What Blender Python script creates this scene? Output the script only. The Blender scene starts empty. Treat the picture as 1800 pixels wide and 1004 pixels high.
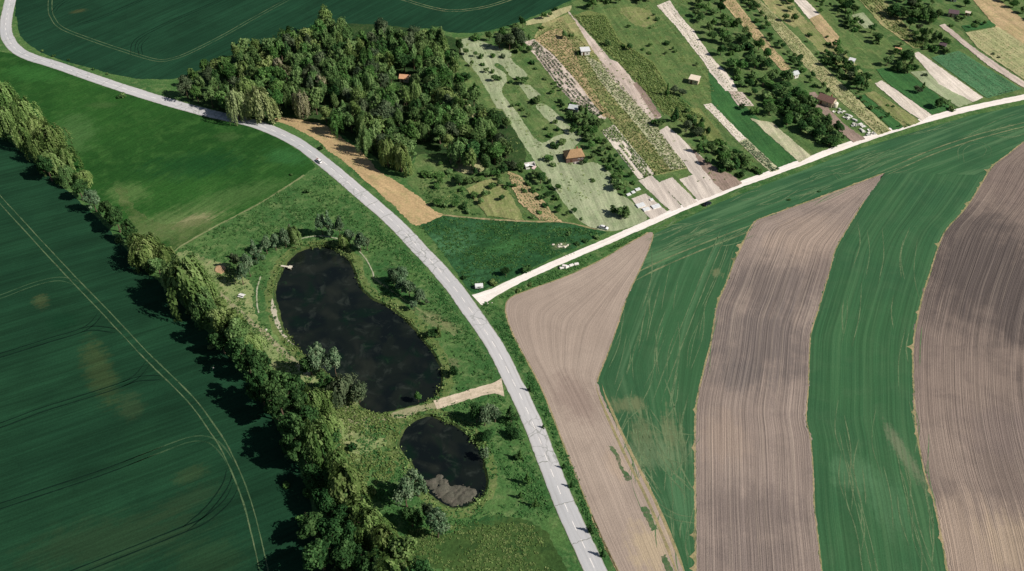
import bpy, math, random
import numpy as np
from mathutils import Vector, geometry
from mathutils import noise as mnoise

R = math.radians
rng = random.Random(7)
sc = bpy.context.scene
col = sc.collection

# ------------------------------------------------------------------ camera
F, CX, CY, DEP, DIST = 1592.0, 900.0, 502.0, R(42), 380.0
sd, cd = math.sin(DEP), math.cos(DEP)
CAM = Vector((0, -DIST * cd, DIST * sd))
cam = bpy.data.cameras.new('camera')
cam.sensor_width = 36.0
cam.lens = 36.0 * F / 1800.0
cam.clip_end = 9000
cam.clip_start = 1
co = bpy.data.objects.new('camera', cam)
col.objects.link(co)
co.location = CAM
co.rotation_euler = (math.pi / 2 - DEP, 0, 0)
sc.camera = co


def P(x, y, z=0.0):
    """a point of the ground plane seen at a photograph position"""
    u, v = (x - CX) / F, (CY - y) / F
    d = Vector((u, cd + v * sd, -sd + v * cd))
    t = (z - CAM.z) / d.z
    p = CAM + d * t
    return (p.x, p.y)


def lin(r, g, b):
    f = lambda c: (c / 255 / 12.92) if c / 255 <= .04045 else ((c / 255 + .055) / 1.055) ** 2.4
    return (f(r), f(g), f(b), 1)


# ------------------------------------------------------------------ curves and polygons on the ground
def catmull(pts, closed=False, n=8):
    pts = [np.array(p, float) for p in pts]
    N = len(pts)
    out = []
    for i in range(N if closed else N - 1):
        if closed:
            a, b, c, d = pts[i - 1], pts[i], pts[(i + 1) % N], pts[(i + 2) % N]
        else:
            b, c = pts[i], pts[i + 1]
            a = pts[i - 1] if i > 0 else b * 2 - c
            d = pts[i + 2] if i + 2 < N else c * 2 - b
        for k in range(n):
            t = k / n
            out.append(.5 * (2 * b + (c - a) * t + (2 * a - 5 * b + 4 * c - d) * t * t + (3 * b - a - 3 * c + d) * t ** 3))
    if not closed:
        out.append(pts[-1])
    return out


def resample(pts, step=None, n=None, closed=False):
    a = np.array(pts, float)
    if closed:
        a = np.vstack([a, a[:1]])
    s = np.concatenate([[0], np.cumsum(np.linalg.norm(np.diff(a, axis=0), axis=1))])
    L = s[-1]
    if n is None:
        n = max(3, int(L / step) + 1)
    t = np.linspace(0, L, n)
    o = np.stack([np.interp(t, s, a[:, 0]), np.interp(t, s, a[:, 1])], 1)
    if closed:
        o = o[:-1]
    return o


def wob(n, amp, seed, period=6):
    r = np.random.RandomState(seed)
    k = r.randn(n)
    sm = np.convolve(np.concatenate([k, k, k]), np.ones(period) / period, 'same')[n:2 * n] * math.sqrt(period)
    return amp * (.6 * sm + .5 * r.randn(n))


def normals2(a, closed):
    t = (np.roll(a, -1, 0) - np.roll(a, 1, 0)) if closed else np.gradient(a, axis=0)
    t = t / (np.linalg.norm(t, axis=1, keepdims=True) + 1e-9)
    return np.stack([-t[:, 1], t[:, 0]], 1)


SEED = [100]


def outline(px, smooth=True, jag=.0, step=1.5):
    SEED[0] += 1
    g = [P(*p) for p in px]
    if smooth:
        g = catmull(g, True)
    a = resample(g, step=step, closed=True)
    if jag:
        a = a + normals2(a, True) * wob(len(a), jag, SEED[0])[:, None]
    return a


def line(px, step=2.0, smooth=True, jag=0):
    SEED[0] += 1
    g = [P(*p) for p in px]
    if smooth:
        g = catmull(g)
    a = resample(g, step=step)
    if jag:
        a = a + normals2(a, False) * wob(len(a), jag, SEED[0])[:, None]
    return a


def inside(pt, poly):
    x, y = pt
    c = False
    n = len(poly)
    j = n - 1
    for i in range(n):
        xi, yi = poly[i]
        xj, yj = poly[j]
        if (yi > y) != (yj > y) and x < (xj - xi) * (y - yi) / (yj - yi) + xi:
            c = not c
        j = i
    return c


def link(name, me, mats=(), parent=None):
    o = bpy.data.objects.new(name, me)
    col.objects.link(o)
    for m in mats:
        me.materials.append(m)
    if parent:
        o.parent = parent
    return o


def tag(o, label, cat, group=None, kind=None):
    o['label'] = label
    if cat:
        o['category'] = cat
    if group:
        o['group'] = group
    if kind:
        o['kind'] = kind
    return o


def mesh(name, v, f, uv=None, smooth=False):
    me = bpy.data.meshes.new(name)
    me.from_pydata([tuple(map(float, p)) for p in v], [], [tuple(map(int, q)) for q in f])
    if uv is not None:
        l = me.uv_layers.new(name='UVMap')
        idx = np.empty(len(me.loops), int)
        me.loops.foreach_get('vertex_index', idx)
        l.data.foreach_set('uv', np.array(uv, np.float32)[idx].ravel())
    if smooth:
        me.polygons.foreach_set('use_smooth', [True] * len(me.polygons))
    me.update()
    return me


def sheet(name, out, mat, z, label, cat='field', kind='structure'):
    v = [Vector((p[0], p[1], 0)) for p in out]
    tris = geometry.tessellate_polygon([v])
    vv = [(p[0], p[1], z) for p in out]
    ff = []
    for t in tris:
        a, b, c = (vv[i] for i in t)
        if (b[0] - a[0]) * (c[1] - a[1]) - (b[1] - a[1]) * (c[0] - a[0]) < 0:
            t = t[::-1]
        ff.append(t)
    return tag(link(name, mesh(name, vv, ff), [mat]), label, cat, None, kind)


def ladder_mesh(name, left, right, z, across=10, n=None, jag=0, seed=1, smooth=True):
    """a sheet between two picture lines; UV in metres, v along the lines"""
    L = [P(*p) for p in left]
    Q = [P(*p) for p in right]
    if smooth:
        L, Q = catmull(L), catmull(Q)
    if n is None:
        n = max(8, int(np.linalg.norm(np.diff(np.array(L), axis=0), axis=1).sum() / 1.2))
    L, Q = resample(L, n=n), resample(Q, n=n)
    JL = normals2(L, False) * wob(n, jag, seed, 3)[:, None] if jag else L * 0
    JQ = normals2(Q, False) * wob(n, jag, seed + 50, 3)[:, None] if jag else L * 0
    W = np.linalg.norm(L - Q, axis=1).mean()
    Ln = np.linalg.norm(np.diff((L + Q) / 2, axis=0), axis=1).sum()
    v, uv, f = [], [], []
    for i in range(n):
        for j in range(across + 1):
            t = j / across
            p = L[i] * (1 - t) + Q[i] * t
            p = p + (JL[i] if j == 0 else JQ[i] if j == across else 0)
            v.append((p[0], p[1], z))
            uv.append((t * W, i / (n - 1) * Ln))
    w = across + 1
    a, b = L[0], L[1]
    for i in range(n - 1):
        for j in range(across):
            q = [i * w + j, i * w + j + 1, (i + 1) * w + j + 1, (i + 1) * w + j]
            f.append(q)
    me = mesh(name, v, f, uv)
    if me.polygons[len(f) // 2].normal.z < 0:
        me.flip_normals()
    return me


def ribbon_mesh(name, c, w, z, jag=0, seed=3, crown=0.0):
    """c: Nx2 centre line, w: width or array"""
    n = len(c)
    nr = normals2(c, False)
    w = np.broadcast_to(np.array(w, float), (n,)) / 2
    wl = w + (wob(n, jag, seed) if jag else 0)
    wr = w + (wob(n, jag, seed + 9) if jag else 0)
    s = np.concatenate([[0], np.cumsum(np.linalg.norm(np.diff(c, axis=0), axis=1))])
    v, uv, f = [], [], []
    K = 4
    for i in range(n):
        for k in range(K + 1):
            t = k / K
            off = wl[i] * (1 - 2 * t) if t < .5 else -wr[i] * (2 * t - 1)
            p = c[i] + nr[i] * off
            v.append((p[0], p[1], z + crown * (1 - (2 * t - 1) ** 2)))
            uv.append((t * w[i] * 2, s[i]))
    for i in range(n - 1):
        for k in range(K):
            a = i * (K + 1) + k
            f.append((a, a + K + 1, a + K + 2, a + 1))
    me = mesh(name, v, f, uv)
    if me.polygons[0].normal.z < 0:
        me.flip_normals()
    return me


# ------------------------------------------------------------------ materials
class NT:
    def __init__(s, name):
        s.m = bpy.data.materials.new(name)
        s.m.use_nodes = True
        s.t = s.m.node_tree
        s.t.nodes.clear()
        s.out = s.n('ShaderNodeOutputMaterial')

    def n(s, t, **k):
        o = s.t.nodes.new(t)
        for a, b in k.items():
            setattr(o, a, b)
        return o

    def l(s, a, b):
        s.t.links.new(a, b)

    def math(s, op, a, b=None, c=None, clamp=False):
        o = s.n('ShaderNodeMath', operation=op, use_clamp=clamp)
        for i, x in enumerate((a, b, c)):
            if x is None:
                continue
            if isinstance(x, (int, float)):
                o.inputs[i].default_value = x
            else:
                s.l(x, o.inputs[i])
        return o.outputs[0]

    def noise(s, vec, scale, detail=3, rough=.55, dist=0):
        o = s.n('ShaderNodeTexNoise')
        o.inputs['Scale'].default_value = scale
        o.inputs['Detail'].default_value = detail
        o.inputs['Roughness'].default_value = rough
        o.inputs['Distortion'].default_value = dist
        s.l(vec, o.inputs['Vector'])
        return o.outputs['Fac']

    def mapping(s, vec, loc=(0, 0, 0), rot=0, scale=(1, 1, 1), kind='POINT'):
        o = s.n('ShaderNodeMapping', vector_type=kind)
        o.inputs['Location'].default_value = loc
        o.inputs['Rotation'].default_value = (0, 0, rot)
        o.inputs['Scale'].default_value = scale
        s.l(vec, o.inputs['Vector'])
        return o.outputs[0]

    def ss(s, v, lo, hi, a=0, b=1):
        o = s.n('ShaderNodeMapRange', interpolation_type='SMOOTHSTEP')
        for i, x in enumerate((lo, hi, a, b)):
            o.inputs[i + 1].default_value = x
        s.l(v, o.inputs[0])
        return o.outputs[0]

    def mix(s, fac, a, b, mode='MIX'):
        o = s.n('ShaderNodeMix', data_type='RGBA', blend_type=mode)
        if isinstance(fac, (int, float)):
            o.inputs[0].default_value = fac
        else:
            s.l(fac, o.inputs[0])
        for i, x in ((6, a), (7, b)):
            if isinstance(x, tuple):
                o.inputs[i].default_value = x
            else:
                s.l(x, o.inputs[i])
        return o.outputs[2]

    def scale_col(s, c, v):
        o = s.n('ShaderNodeVectorMath', operation='SCALE')
        s.l(c, o.inputs[0])
        s.l(v, o.inputs['Scale'])
        return o.outputs[0]

    def finish(s, c, rough=.95, bump=None, bstr=.4, bdist=.3, spec=.1):
        b = s.n('ShaderNodeBsdfPrincipled')
        if isinstance(c, tuple):
            b.inputs['Base Color'].default_value = c
        else:
            s.l(c, b.inputs['Base Color'])
        b.inputs['Roughness'].default_value = rough
        b.inputs['Specular IOR Level'].default_value = spec
        if bump is not None:
            bn = s.n('ShaderNodeBump')
            bn.inputs['Strength'].default_value = bstr
            bn.inputs['Distance'].default_value = bdist
            s.l(bump, bn.inputs['Height'])
            s.l(bn.outputs[0], b.inputs['Normal'])
        s.l(b.outputs[0], s.out.inputs[0])
        return s.m


def gmat(name, c1, c2, c3=None, big=.03, mid=.25, midamt=.5, fine=1.3, fineamt=.3, streaks=(), patches=(), bstr=.4, rough=.95, pstreak=1.6):
    """soil, crop or grass. streaks: (angle degrees or 'uv', lines per metre, stretch, amount, colour or None)
    patches: (px, py, rx, ry, angle, colour, strength) - bare or dry patches that the ground itself has"""
    t = NT(name)
    pos = t.n('ShaderNodeNewGeometry').outputs['Position']
    uvn = t.n('ShaderNodeUVMap').outputs[0]
    lineup = None
    if streaks and patches and pstreak:
        a0 = streaks[0][0]
        if a0 == 'uv':
            lineup = t.noise(t.mapping(uvn, (3, 7, 0), 0, (.45, .02, 1)), 1.0, 5, .7)
        else:
            lineup = t.noise(t.mapping(pos, (3, 7, 0), R(a0), (30, 2.2, 1), 'TEXTURE'), 1.0, 5, .7)
    c = t.mix(t.ss(t.noise(pos, big, 4, .6), .35, .65), c1, c2)
    if c3:
        c = t.mix(t.math('MULTIPLY', t.ss(t.noise(pos, mid, 5, .62, .6), .45, .7), midamt), c, c3)
    for px, py, rx, ry, ang, pc, st in patches:
        x, y = P(px, py)
        mp = t.mapping(pos, (x, y, 0), R(ang), (rx, ry, 1000), 'TEXTURE')
        ln = t.n('ShaderNodeVectorMath', operation='LENGTH')
        t.l(mp, ln.inputs[0])
        d = t.math('ADD', ln.outputs['Value'], t.math('MULTIPLY_ADD', t.noise(pos, 2.2 / min(rx, ry), 7, .72), 1.7, -.85))
        if lineup is not None:
            d = t.math('ADD', d, t.math('MULTIPLY_ADD', lineup, pstreak, -pstreak / 2))
        c = t.mix(t.ss(d, 1.15, .35, 0, st), c, pc)
    h = None
    for ang, fr, stretch, amt, sc_ in streaks:
        if ang == 'uv':
            mp = t.mapping(uvn, (0, 0, 0), 0, (fr, fr / stretch, 1))
        else:
            mp = t.mapping(pos, (0, 0, 0), R(ang), (stretch / fr, 1 / fr, 1), 'TEXTURE')
        n = t.noise(mp, 1.0, 3, .6)
        k = t.ss(n, .33, .67)
        if sc_:
            c = t.mix(t.math('MULTIPLY', t.ss(n, .5, .68), amt), c, sc_)
        else:
            c = t.scale_col(c, t.math('MULTIPLY_ADD', k, 2 * amt, 1 - amt))
        h = k if h is None else t.math('ADD', h, k)
    fn = t.noise(pos, fine, 4, .7)
    c = t.scale_col(c, t.math('MULTIPLY_ADD', t.ss(fn, .25, .75), 2 * fineamt, 1 - fineamt))
    h = fn if h is None else t.math('ADD', t.math('MULTIPLY', h, .4), fn)
    return t.finish(c, rough, h, bstr)


def leaf_mat(name, dark, midc, light, trans=.32, jit=.18):
    t = NT(name)
    at = t.n('ShaderNodeAttribute', attribute_name='tint').outputs['Fac']
    rnd = t.n('ShaderNodeObjectInfo').outputs['Random']
    ramp = t.n('ShaderNodeValToRGB')
    e = ramp.color_ramp.elements
    e[0].color, e[0].position = dark, .1
    e[1].color, e[1].position = light, .95
    x = e.new(.5)
    x.color = midc
    t.l(at, ramp.inputs[0])
    hs = t.n('ShaderNodeHueSaturation')
    t.l(t.math('MULTIPLY_ADD', rnd, .024, .49), hs.inputs['Hue'])
    r2 = t.math('FRACT', t.math('MULTIPLY', rnd, 37.7))
    t.l(t.math('MULTIPLY_ADD', r2, 2 * jit, 1 - jit), hs.inputs['Value'])
    t.l(ramp.outputs[0], hs.inputs['Color'])
    d = t.n('ShaderNodeBsdfDiffuse')
    tr = t.n('ShaderNodeBsdfTranslucent')
    t.l(hs.outputs[0], d.inputs[0])
    t.l(hs.outputs[0], tr.inputs[0])
    mx = t.n('ShaderNodeMixShader')
    mx.inputs[0].default_value = trans
    t.l(d.outputs[0], mx.inputs[1])
    t.l(tr.outputs[0], mx.inputs[2])
    t.l(mx.outputs[0], t.out.inputs[0])
    return t.m


def plain(name, c, rough=.7, var=.15, scale=2.0, spec=.3, seams=0):
    t = NT(name)
    pos = t.n('ShaderNodeTexCoord').outputs['Object']
    n = t.noise(pos, scale, 4, .6)
    k = t.mix(1.0, c, c)
    k = t.scale_col(k, t.math('MULTIPLY_ADD', t.ss(n, .3, .7), 2 * var, 1 - var))
    if seams:
        wv = t.n('ShaderNodeTexWave', wave_type='BANDS', bands_direction='X')
        wv.inputs['Scale'].default_value = seams
        wv.inputs['Distortion'].default_value = .4
        t.l(pos, wv.inputs['Vector'])
        k = t.scale_col(k, t.math('MULTIPLY_ADD', t.ss(wv.outputs['Fac'], .1, .5), .3, .74))
    return t.finish(k, rough, None, spec=spec)


# greens and soils
SWA = math.degrees(math.atan2(P(212, 677)[1] - P(0, 748)[1], P(212, 677)[0] - P(0, 748)[0]))
NWA = math.degrees(math.atan2(P(400, -5)[1] - P(255, 60)[1], P(400, -5)[0] - P(255, 60)[0]))
HLA = math.degrees(math.atan2(P(1600, 236)[1] - P(1250, 362)[1], P(1600, 236)[0] - P(1250, 362)[0]))
MEA = math.degrees(math.atan2(P(530, 310)[1] - P(310, 440)[1], P(530, 310)[0] - P(310, 440)[0]))
GROUND = gmat('verge grass', lin(52, 92, 50), lin(74, 106, 58), lin(98, 118, 70), .05, .35, .55, 1.2, .38, bstr=.8)
NWCROP = gmat('dark cereal crop', lin(26, 60, 40), lin(31, 67, 45), lin(23, 53, 35), .02, .08, .5, 1.5, .14,
              streaks=[(NWA, .9, 25, .13, None), (NWA, .3, 30, .12, None), (NWA, .08, 8, .1, None)],
              patches=[(137, 20, 6, 3, 30, lin(70, 78, 48), .8), (190, 32, 8, 3, 20, lin(22, 58, 38), .7)], bstr=.3)
SWCROP = gmat('dark wheat crop', lin(25, 58, 38), lin(30, 65, 42), lin(22, 52, 33), .02, .06, .5, 1.4, .14,
              streaks=[(SWA, .9, 25, .13, None), (SWA, .3, 30, .12, None), (SWA, .08, 8, .1, None)],
              patches=[(72, 530, 3.5, 6, 30, lin(66, 78, 48), .7), (175, 650, 6, 22, 32, lin(56, 72, 42), .75),
                       (110, 565, 7, 6, 0, lin(20, 58, 36), .7), (230, 715, 5, 8, 30, lin(52, 70, 44), .6),
                       (200, 950, 32, 12, 15, lin(44, 66, 42), .65), (330, 880, 14, 5, 30, lin(46, 66, 42), .5),
                       (335, 835, 7, 4, 30, lin(54, 70, 42), .5), (360, 985, 14, 9, 0, lin(42, 66, 40), .5)], bstr=.3)
MEADOW = gmat('hay meadow', lin(46, 88, 36), lin(34, 73, 29), lin(62, 100, 46), .016, .12, .6, .9, .2,
              streaks=[(MEA, .3, 8, .07, None), (MEA, .9, 6, .06, None)],
              patches=[(310, 395, 28, 13, 25, lin(104, 124, 74), .7), (225, 340, 13, 9, -30, lin(92, 118, 66), .6),
                       (130, 235, 13, 24, 20, lin(80, 112, 64), .5), (400, 350, 34, 10, 28, lin(84, 112, 62), .5),
                       (340, 388, 12, 5, 30, lin(150, 142, 106), .6), (60, 130, 24, 9, -18, lin(54, 104, 46), .6),
                       (180, 185, 10, 4, 0, lin(70, 96, 52), .5), (400, 240, 8, 5, 0, lin(70, 96, 52), .5),
                       (505, 275, 14, 8, -20, lin(55, 104, 55), .6), (345, 290, 30, 14, 10, lin(22, 66, 32), .6)], bstr=.5)
PONDGRASS = gmat('pond-side grass', lin(58, 96, 50), lin(80, 112, 60), lin(114, 132, 82), .05, .25, .65, 1.0, .32,
                 patches=[(395, 520, 10, 12, 20, lin(128, 146, 92), .8), (405, 520, 4, 4, 0, lin(186, 168, 136), .8),
                          (770, 565, 12, 4, -35, lin(130, 128, 90), .7), (790, 640, 5, 4, 0, lin(112, 112, 80), .7),
                          (600, 690, 12, 6, 0, lin(150, 150, 100), .7), (640, 740, 14, 8, 10, lin(98, 122, 70), .7),
                          (480, 600, 10, 5, -40, lin(128, 150, 90), .6), (690, 500, 6, 20, 25, lin(40, 86, 44), .6)], bstr=.8)
ROUGHG = gmat('rough grass', lin(40, 78, 42), lin(54, 94, 58), lin(32, 62, 32), .06, .22, .8, .9, .36,
              streaks=[(20, .3, 6, .15, None)],
              patches=[(790, 430, 14, 10, 20, lin(76, 118, 78), .7), (900, 430, 16, 6, 20, lin(64, 106, 56), .6), (940, 460, 14, 5, 20, lin(40, 80, 44), .6), (985, 432, 5, 2.5, 20, lin(150, 150, 112), .5)], bstr=.9)
SOUTHG = gmat('olive meadow', lin(58, 84, 42), lin(72, 94, 48), lin(40, 68, 34), .05, .15, .6, .9, .3,
              streaks=[(75, .12, 8, .15, None)], patches=[(800, 905, 22, 7, 5, lin(36, 80, 42), .8)], bstr=.8)
REED = gmat('dry cut strip', lin(192, 164, 122), lin(178, 152, 112), lin(150, 146, 98), .06, .25, .6, 1.0, .2,
            streaks=[(-42, .5, 8, .1, None)], bstr=.6)
GREENC = dict(c1=lin(53, 91, 60), c2=lin(58, 97, 62), c3=lin(72, 103, 70), big=.02, mid=.1, midamt=.4, fine=1.6, fineamt=.1, bstr=.25)
HEADLAND = gmat('green crop headland', streaks=[(HLA, .7, 30, .12, None), (HLA, .3, 26, .5, lin(98, 130, 90))],
                patches=[(1160, 455, 10, 7, 20, lin(92, 124, 84), .6), (1440, 290, 20, 4, 22, lin(74, 116, 76), .5)], **GREENC)
TANP = lin(128, 130, 94)
GREEN1 = gmat('green crop strip', streaks=[('uv', .7, 60, .1, None), ('uv', .22, 70, .55, lin(98, 130, 92)), ('uv', .08, 40, .08, None)],
              patches=[(1105, 712, 8, 4, 0, TANP, .6), (1130, 765, 5, 10, 0, TANP, .5), (1180, 765, 5, 11, 0, TANP, .55),
                       (1150, 800, 16, 8, 0, lin(112, 130, 96), .6), (1200, 880, 10, 14, 0, lin(82, 118, 82), .6),
                       (1260, 480, 2.5, 3, 0, TANP, .7)], pstreak=3.4, **GREENC)
GREEN2 = gmat('second green strip', streaks=[('uv', .9, 80, .12, None), ('uv', .55, 90, .3, lin(88, 124, 84)), ('uv', .14, 60, .4, lin(86, 122, 82)), ('uv', .3, 50, .06, None)],
              patches=[(1590, 800, 3, 16, 10, lin(120, 124, 98), .7), (1500, 830, 9, 9, 0, lin(86, 122, 86), .6),
                       (1560, 880, 8, 16, 8, lin(84, 120, 84), .5)], **GREENC)
SOILA = gmat('harrowed soil', lin(171, 154, 139), lin(162, 145, 131), lin(151, 135, 122), .02, .1, .45, 1.8, .1,
             streaks=[('uv', 1.4, 90, .07, None), ('uv', .5, 90, .04, None)],
             patches=[(1010, 700, 9, 16, 20, lin(143, 125, 114), .7), (1145, 962, 8, 12, 0, lin(182, 163, 134), .8), (1085, 820, 4, 8, 20, lin(176, 155, 134), .6)], bstr=.35)
SOILB = gmat('ploughed soil', lin(151, 135, 124), lin(140, 125, 115), lin(128, 115, 107), .02, .12, .5, 2.0, .11,
             streaks=[('uv', 2.4, 120, .11, None), ('uv', 1.1, 160, .1, None), ('uv', .25, 90, .04, None), ('uv', 1.5, 130, .35, lin(174, 158, 142))],
             patches=[(1420, 420, 26, 18, 30, lin(164, 145, 130), .75), (1360, 505, 26, 20, 0, lin(108, 98, 93), .75),
                      (1340, 600, 26, 28, 0, lin(106, 97, 93), .8), (1300, 660, 14, 10, 0, lin(106, 98, 94), .6),
                      (1440, 480, 9, 18, -15, lin(112, 100, 94), .5), (1270, 770, 12, 14, 0, lin(158, 139, 124), .6),
                      (1480, 340, 20, 8, 24, lin(160, 142, 130), .7), (1330, 900, 20, 12, 0, lin(116, 104, 98), .65), (1320, 980, 16, 10, 0, lin(118, 106, 100), .6),
                      (1250, 500, 4, 16, -15, lin(178, 156, 130), .5)], bstr=.5)
SOILC = gmat('dark ploughed soil', lin(138, 122, 111), lin(124, 110, 101), lin(112, 99, 92), .02, .12, .5, 2.0, .11,
             streaks=[('uv', 2.4, 120, .12, None), ('uv', 1.1, 160, .1, None), ('uv', .25, 90, .04, None), ('uv', 1.5, 130, .32, lin(162, 147, 133))],
             patches=[(1745, 480, 40, 62, 0, lin(90, 81, 77), .95), (1780, 330, 16, 24, 0, lin(112, 98, 92), .5), (1700, 960, 26, 22, 0, lin(172, 152, 134), .75),
                      (1790, 960, 14, 14, 0, lin(180, 160, 132), .35), (1650, 790, 12, 18, 0, lin(160, 142, 128), .5),
                      (1780, 760, 20, 16, 0, lin(124, 110, 104), .5)], bstr=.5)
FRINGE = gmat('dry field margin', lin(182, 162, 124), lin(160, 150, 106), lin(112, 126, 80), .1, .4, .6, 1.5, .2)
TRACKL = gmat('wheel track light', lin(94, 116, 80), lin(72, 98, 66), lin(128, 128, 96), .15, .5, .5, 2, .2)
TRACKT = gmat('wheel track tan', lin(140, 142, 104), lin(116, 132, 92), lin(80, 112, 72), .12, .4, .6, 2, .2)
TRACKD = gmat('wheel track dark', lin(10, 33, 23), lin(15, 40, 28), lin(22, 46, 32), .15, .5, .5, 2, .2)
PATHM = gmat('trodden path', lin(142, 146, 104), lin(118, 132, 84), lin(92, 116, 64), .1, .4, .5, 1.5, .2)
GRAVEL = gmat('white gravel', lin(246, 237, 227), lin(240, 229, 218), lin(222, 210, 196), .05, .5, .4, 1.5, .07,
              streaks=[('uv', .9, 40, .07, None)], bstr=.2)
FARMT = gmat('earth farm track', lin(214, 196, 172), lin(198, 180, 156), lin(150, 146, 112), .08, .5, .5, 1.2, .14,
             streaks=[('uv', .8, 20, .12, None)], bstr=.3)
CURB = gmat('pale concrete', lin(176, 176, 150), lin(160, 162, 132), lin(120, 130, 92), .2, .8, .5, 2, .15)
SAND = gmat('pale sand', lin(196, 186, 164), lin(180, 172, 150), None, .2, .8, .5, 2, .12)
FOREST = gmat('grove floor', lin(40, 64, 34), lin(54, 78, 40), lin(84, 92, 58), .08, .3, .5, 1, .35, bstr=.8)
BANKM = gmat('reedy bank', lin(58, 74, 40), lin(80, 92, 50), lin(40, 56, 34), .1, .5, .5, 1.2, .3, bstr=.8)
GARDEN = gmat('garden grass', lin(70, 102, 54), lin(98, 118, 68), lin(124, 132, 86), .045, .16, .65, .9, .28, streaks=[(math.degrees(math.atan2(P(1275, 160)[1] - P(1155, 10)[1], P(1275, 160)[0] - P(1155, 10)[0])), .16, 8, .55, lin(56, 88, 46)), (-60, .5, 7, .12, None)], bstr=.7)


def worn(m, lo, hi, top):
    nt = m.node_tree
    out = [n for n in nt.nodes if n.type == 'OUTPUT_MATERIAL'][0]
    b = out.inputs[0].links[0].from_socket
    nz = nt.nodes.new('ShaderNodeTexNoise')
    nz.inputs['Scale'].default_value = .16
    nz.inputs['Detail'].default_value = 6
    nz.inputs['Roughness'].default_value = .75
    g = nt.nodes.new('ShaderNodeNewGeometry')
    nt.links.new(g.outputs['Position'], nz.inputs['Vector'])
    mr = nt.nodes.new('ShaderNodeMapRange')
    mr.inputs[1].default_value, mr.inputs[2].default_value, mr.inputs[3].default_value, mr.inputs[4].default_value = lo, hi, 0, top
    nt.links.new(nz.outputs['Fac'], mr.inputs[0])
    t = nt.nodes.new('ShaderNodeBsdfTransparent')
    mx = nt.nodes.new('ShaderNodeMixShader')
    nt.links.new(mr.outputs[0], mx.inputs[0])
    nt.links.new(t.outputs[0], mx.inputs[1])
    nt.links.new(b, mx.inputs[2])
    nt.links.new(mx.outputs[0], out.inputs[0])
    return m


worn(FRINGE, .3, .5, .85)
worn(TRACKL, .28, .5, .9)
TRACKM = worn(gmat('wheel track dim', lin(66, 94, 64), lin(54, 84, 56), lin(84, 104, 74), .12, .4, .5, 2, .2), .28, .5, .9)
worn(TRACKD, .22, .42, .95)
worn(PATHM, .25, .5, .9)
PATHP = worn(gmat('pale worn path', lin(166, 158, 126), lin(146, 144, 108), lin(110, 122, 78), .12, .4, .5, 1.5, .2), .2, .42, .95)
TRACKF = worn(gmat('wheel track faint', lin(118, 136, 98), lin(106, 130, 92), lin(86, 118, 78), .12, .4, .6, 2, .2), .28, .55, .85)
worn(TRACKT, .28, .55, .9)


def road_mat():
    t = NT('worn asphalt')
    pos = t.n('ShaderNodeNewGeometry').outputs['Position']
    uv = t.n('ShaderNodeUVMap').outputs[0]
    c = t.mix(t.ss(t.noise(pos, .012, 2), .4, .6), lin(186, 185, 184), lin(196, 193, 191))
    c = t.mix(t.math('MULTIPLY', t.ss(t.noise(t.mapping(uv, (0, 0, 0), 0, (.8, .02, 1)), 1, 3), .48, .7), .6), c, lin(208, 204, 201))
    c = t.mix(t.math('MULTIPLY', t.ss(t.noise(t.mapping(uv, (9, 3, 0), 0, (1.1, .05, 1)), 1, 4), .5, .72), .55), c, lin(168, 165, 162))
    sx = t.n('ShaderNodeSeparateXYZ')
    t.l(uv, sx.inputs[0])
    lane = t.math('SINE', t.math('MULTIPLY', sx.outputs[0], 2 * math.pi / 1.75))
    c = t.scale_col(c, t.math('MULTIPLY_ADD', lane, .035, 1.0))
    edge = t.ss(t.math('ABSOLUTE', t.math('SUBTRACT', sx.outputs[0], 3.5)), 3.0, 3.5)
    c = t.mix(t.math('MULTIPLY', edge, t.ss(t.noise(pos, .5, 4), .3, .6)), c, lin(150, 146, 130))
    vo = t.n('ShaderNodeTexVoronoi', feature='DISTANCE_TO_EDGE')
    vo.inputs['Scale'].default_value = .22
    w = t.n('ShaderNodeVectorMath', operation='ADD')
    nz = t.n('ShaderNodeTexNoise')
    nz.inputs['Scale'].default_value = .5
    t.l(pos, nz.inputs['Vector'])
    sc2 = t.n('ShaderNodeVectorMath', operation='SCALE')
    t.l(nz.outputs['Color'], sc2.inputs[0])
    sc2.inputs['Scale'].default_value = 2.5
    t.l(pos, w.inputs[0])
    t.l(sc2.outputs[0], w.inputs[1])
    t.l(w.outputs[0], vo.inputs['Vector'])
    crack = t.math('MULTIPLY', t.ss(vo.outputs['Distance'], .05, .015), t.ss(t.noise(pos, .025, 2), .5, .62))
    c = t.mix(t.math('MULTIPLY', crack, .55), c, lin(118, 122, 112))
    c = t.scale_col(c, t.math('MULTIPLY_ADD', t.noise(pos, 2.5, 4), .16, .92))
    return t.finish(c, .9)


ROAD = road_mat()
MARK = gmat('worn road paint', lin(244, 238, 232), lin(230, 222, 214), lin(205, 200, 196), .3, 1.2, .5, 3, .05)
CRACK = gmat('tar seam', lin(120, 124, 114), lin(142, 142, 134), None, .3, 1, .5, 3, .1)


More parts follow.
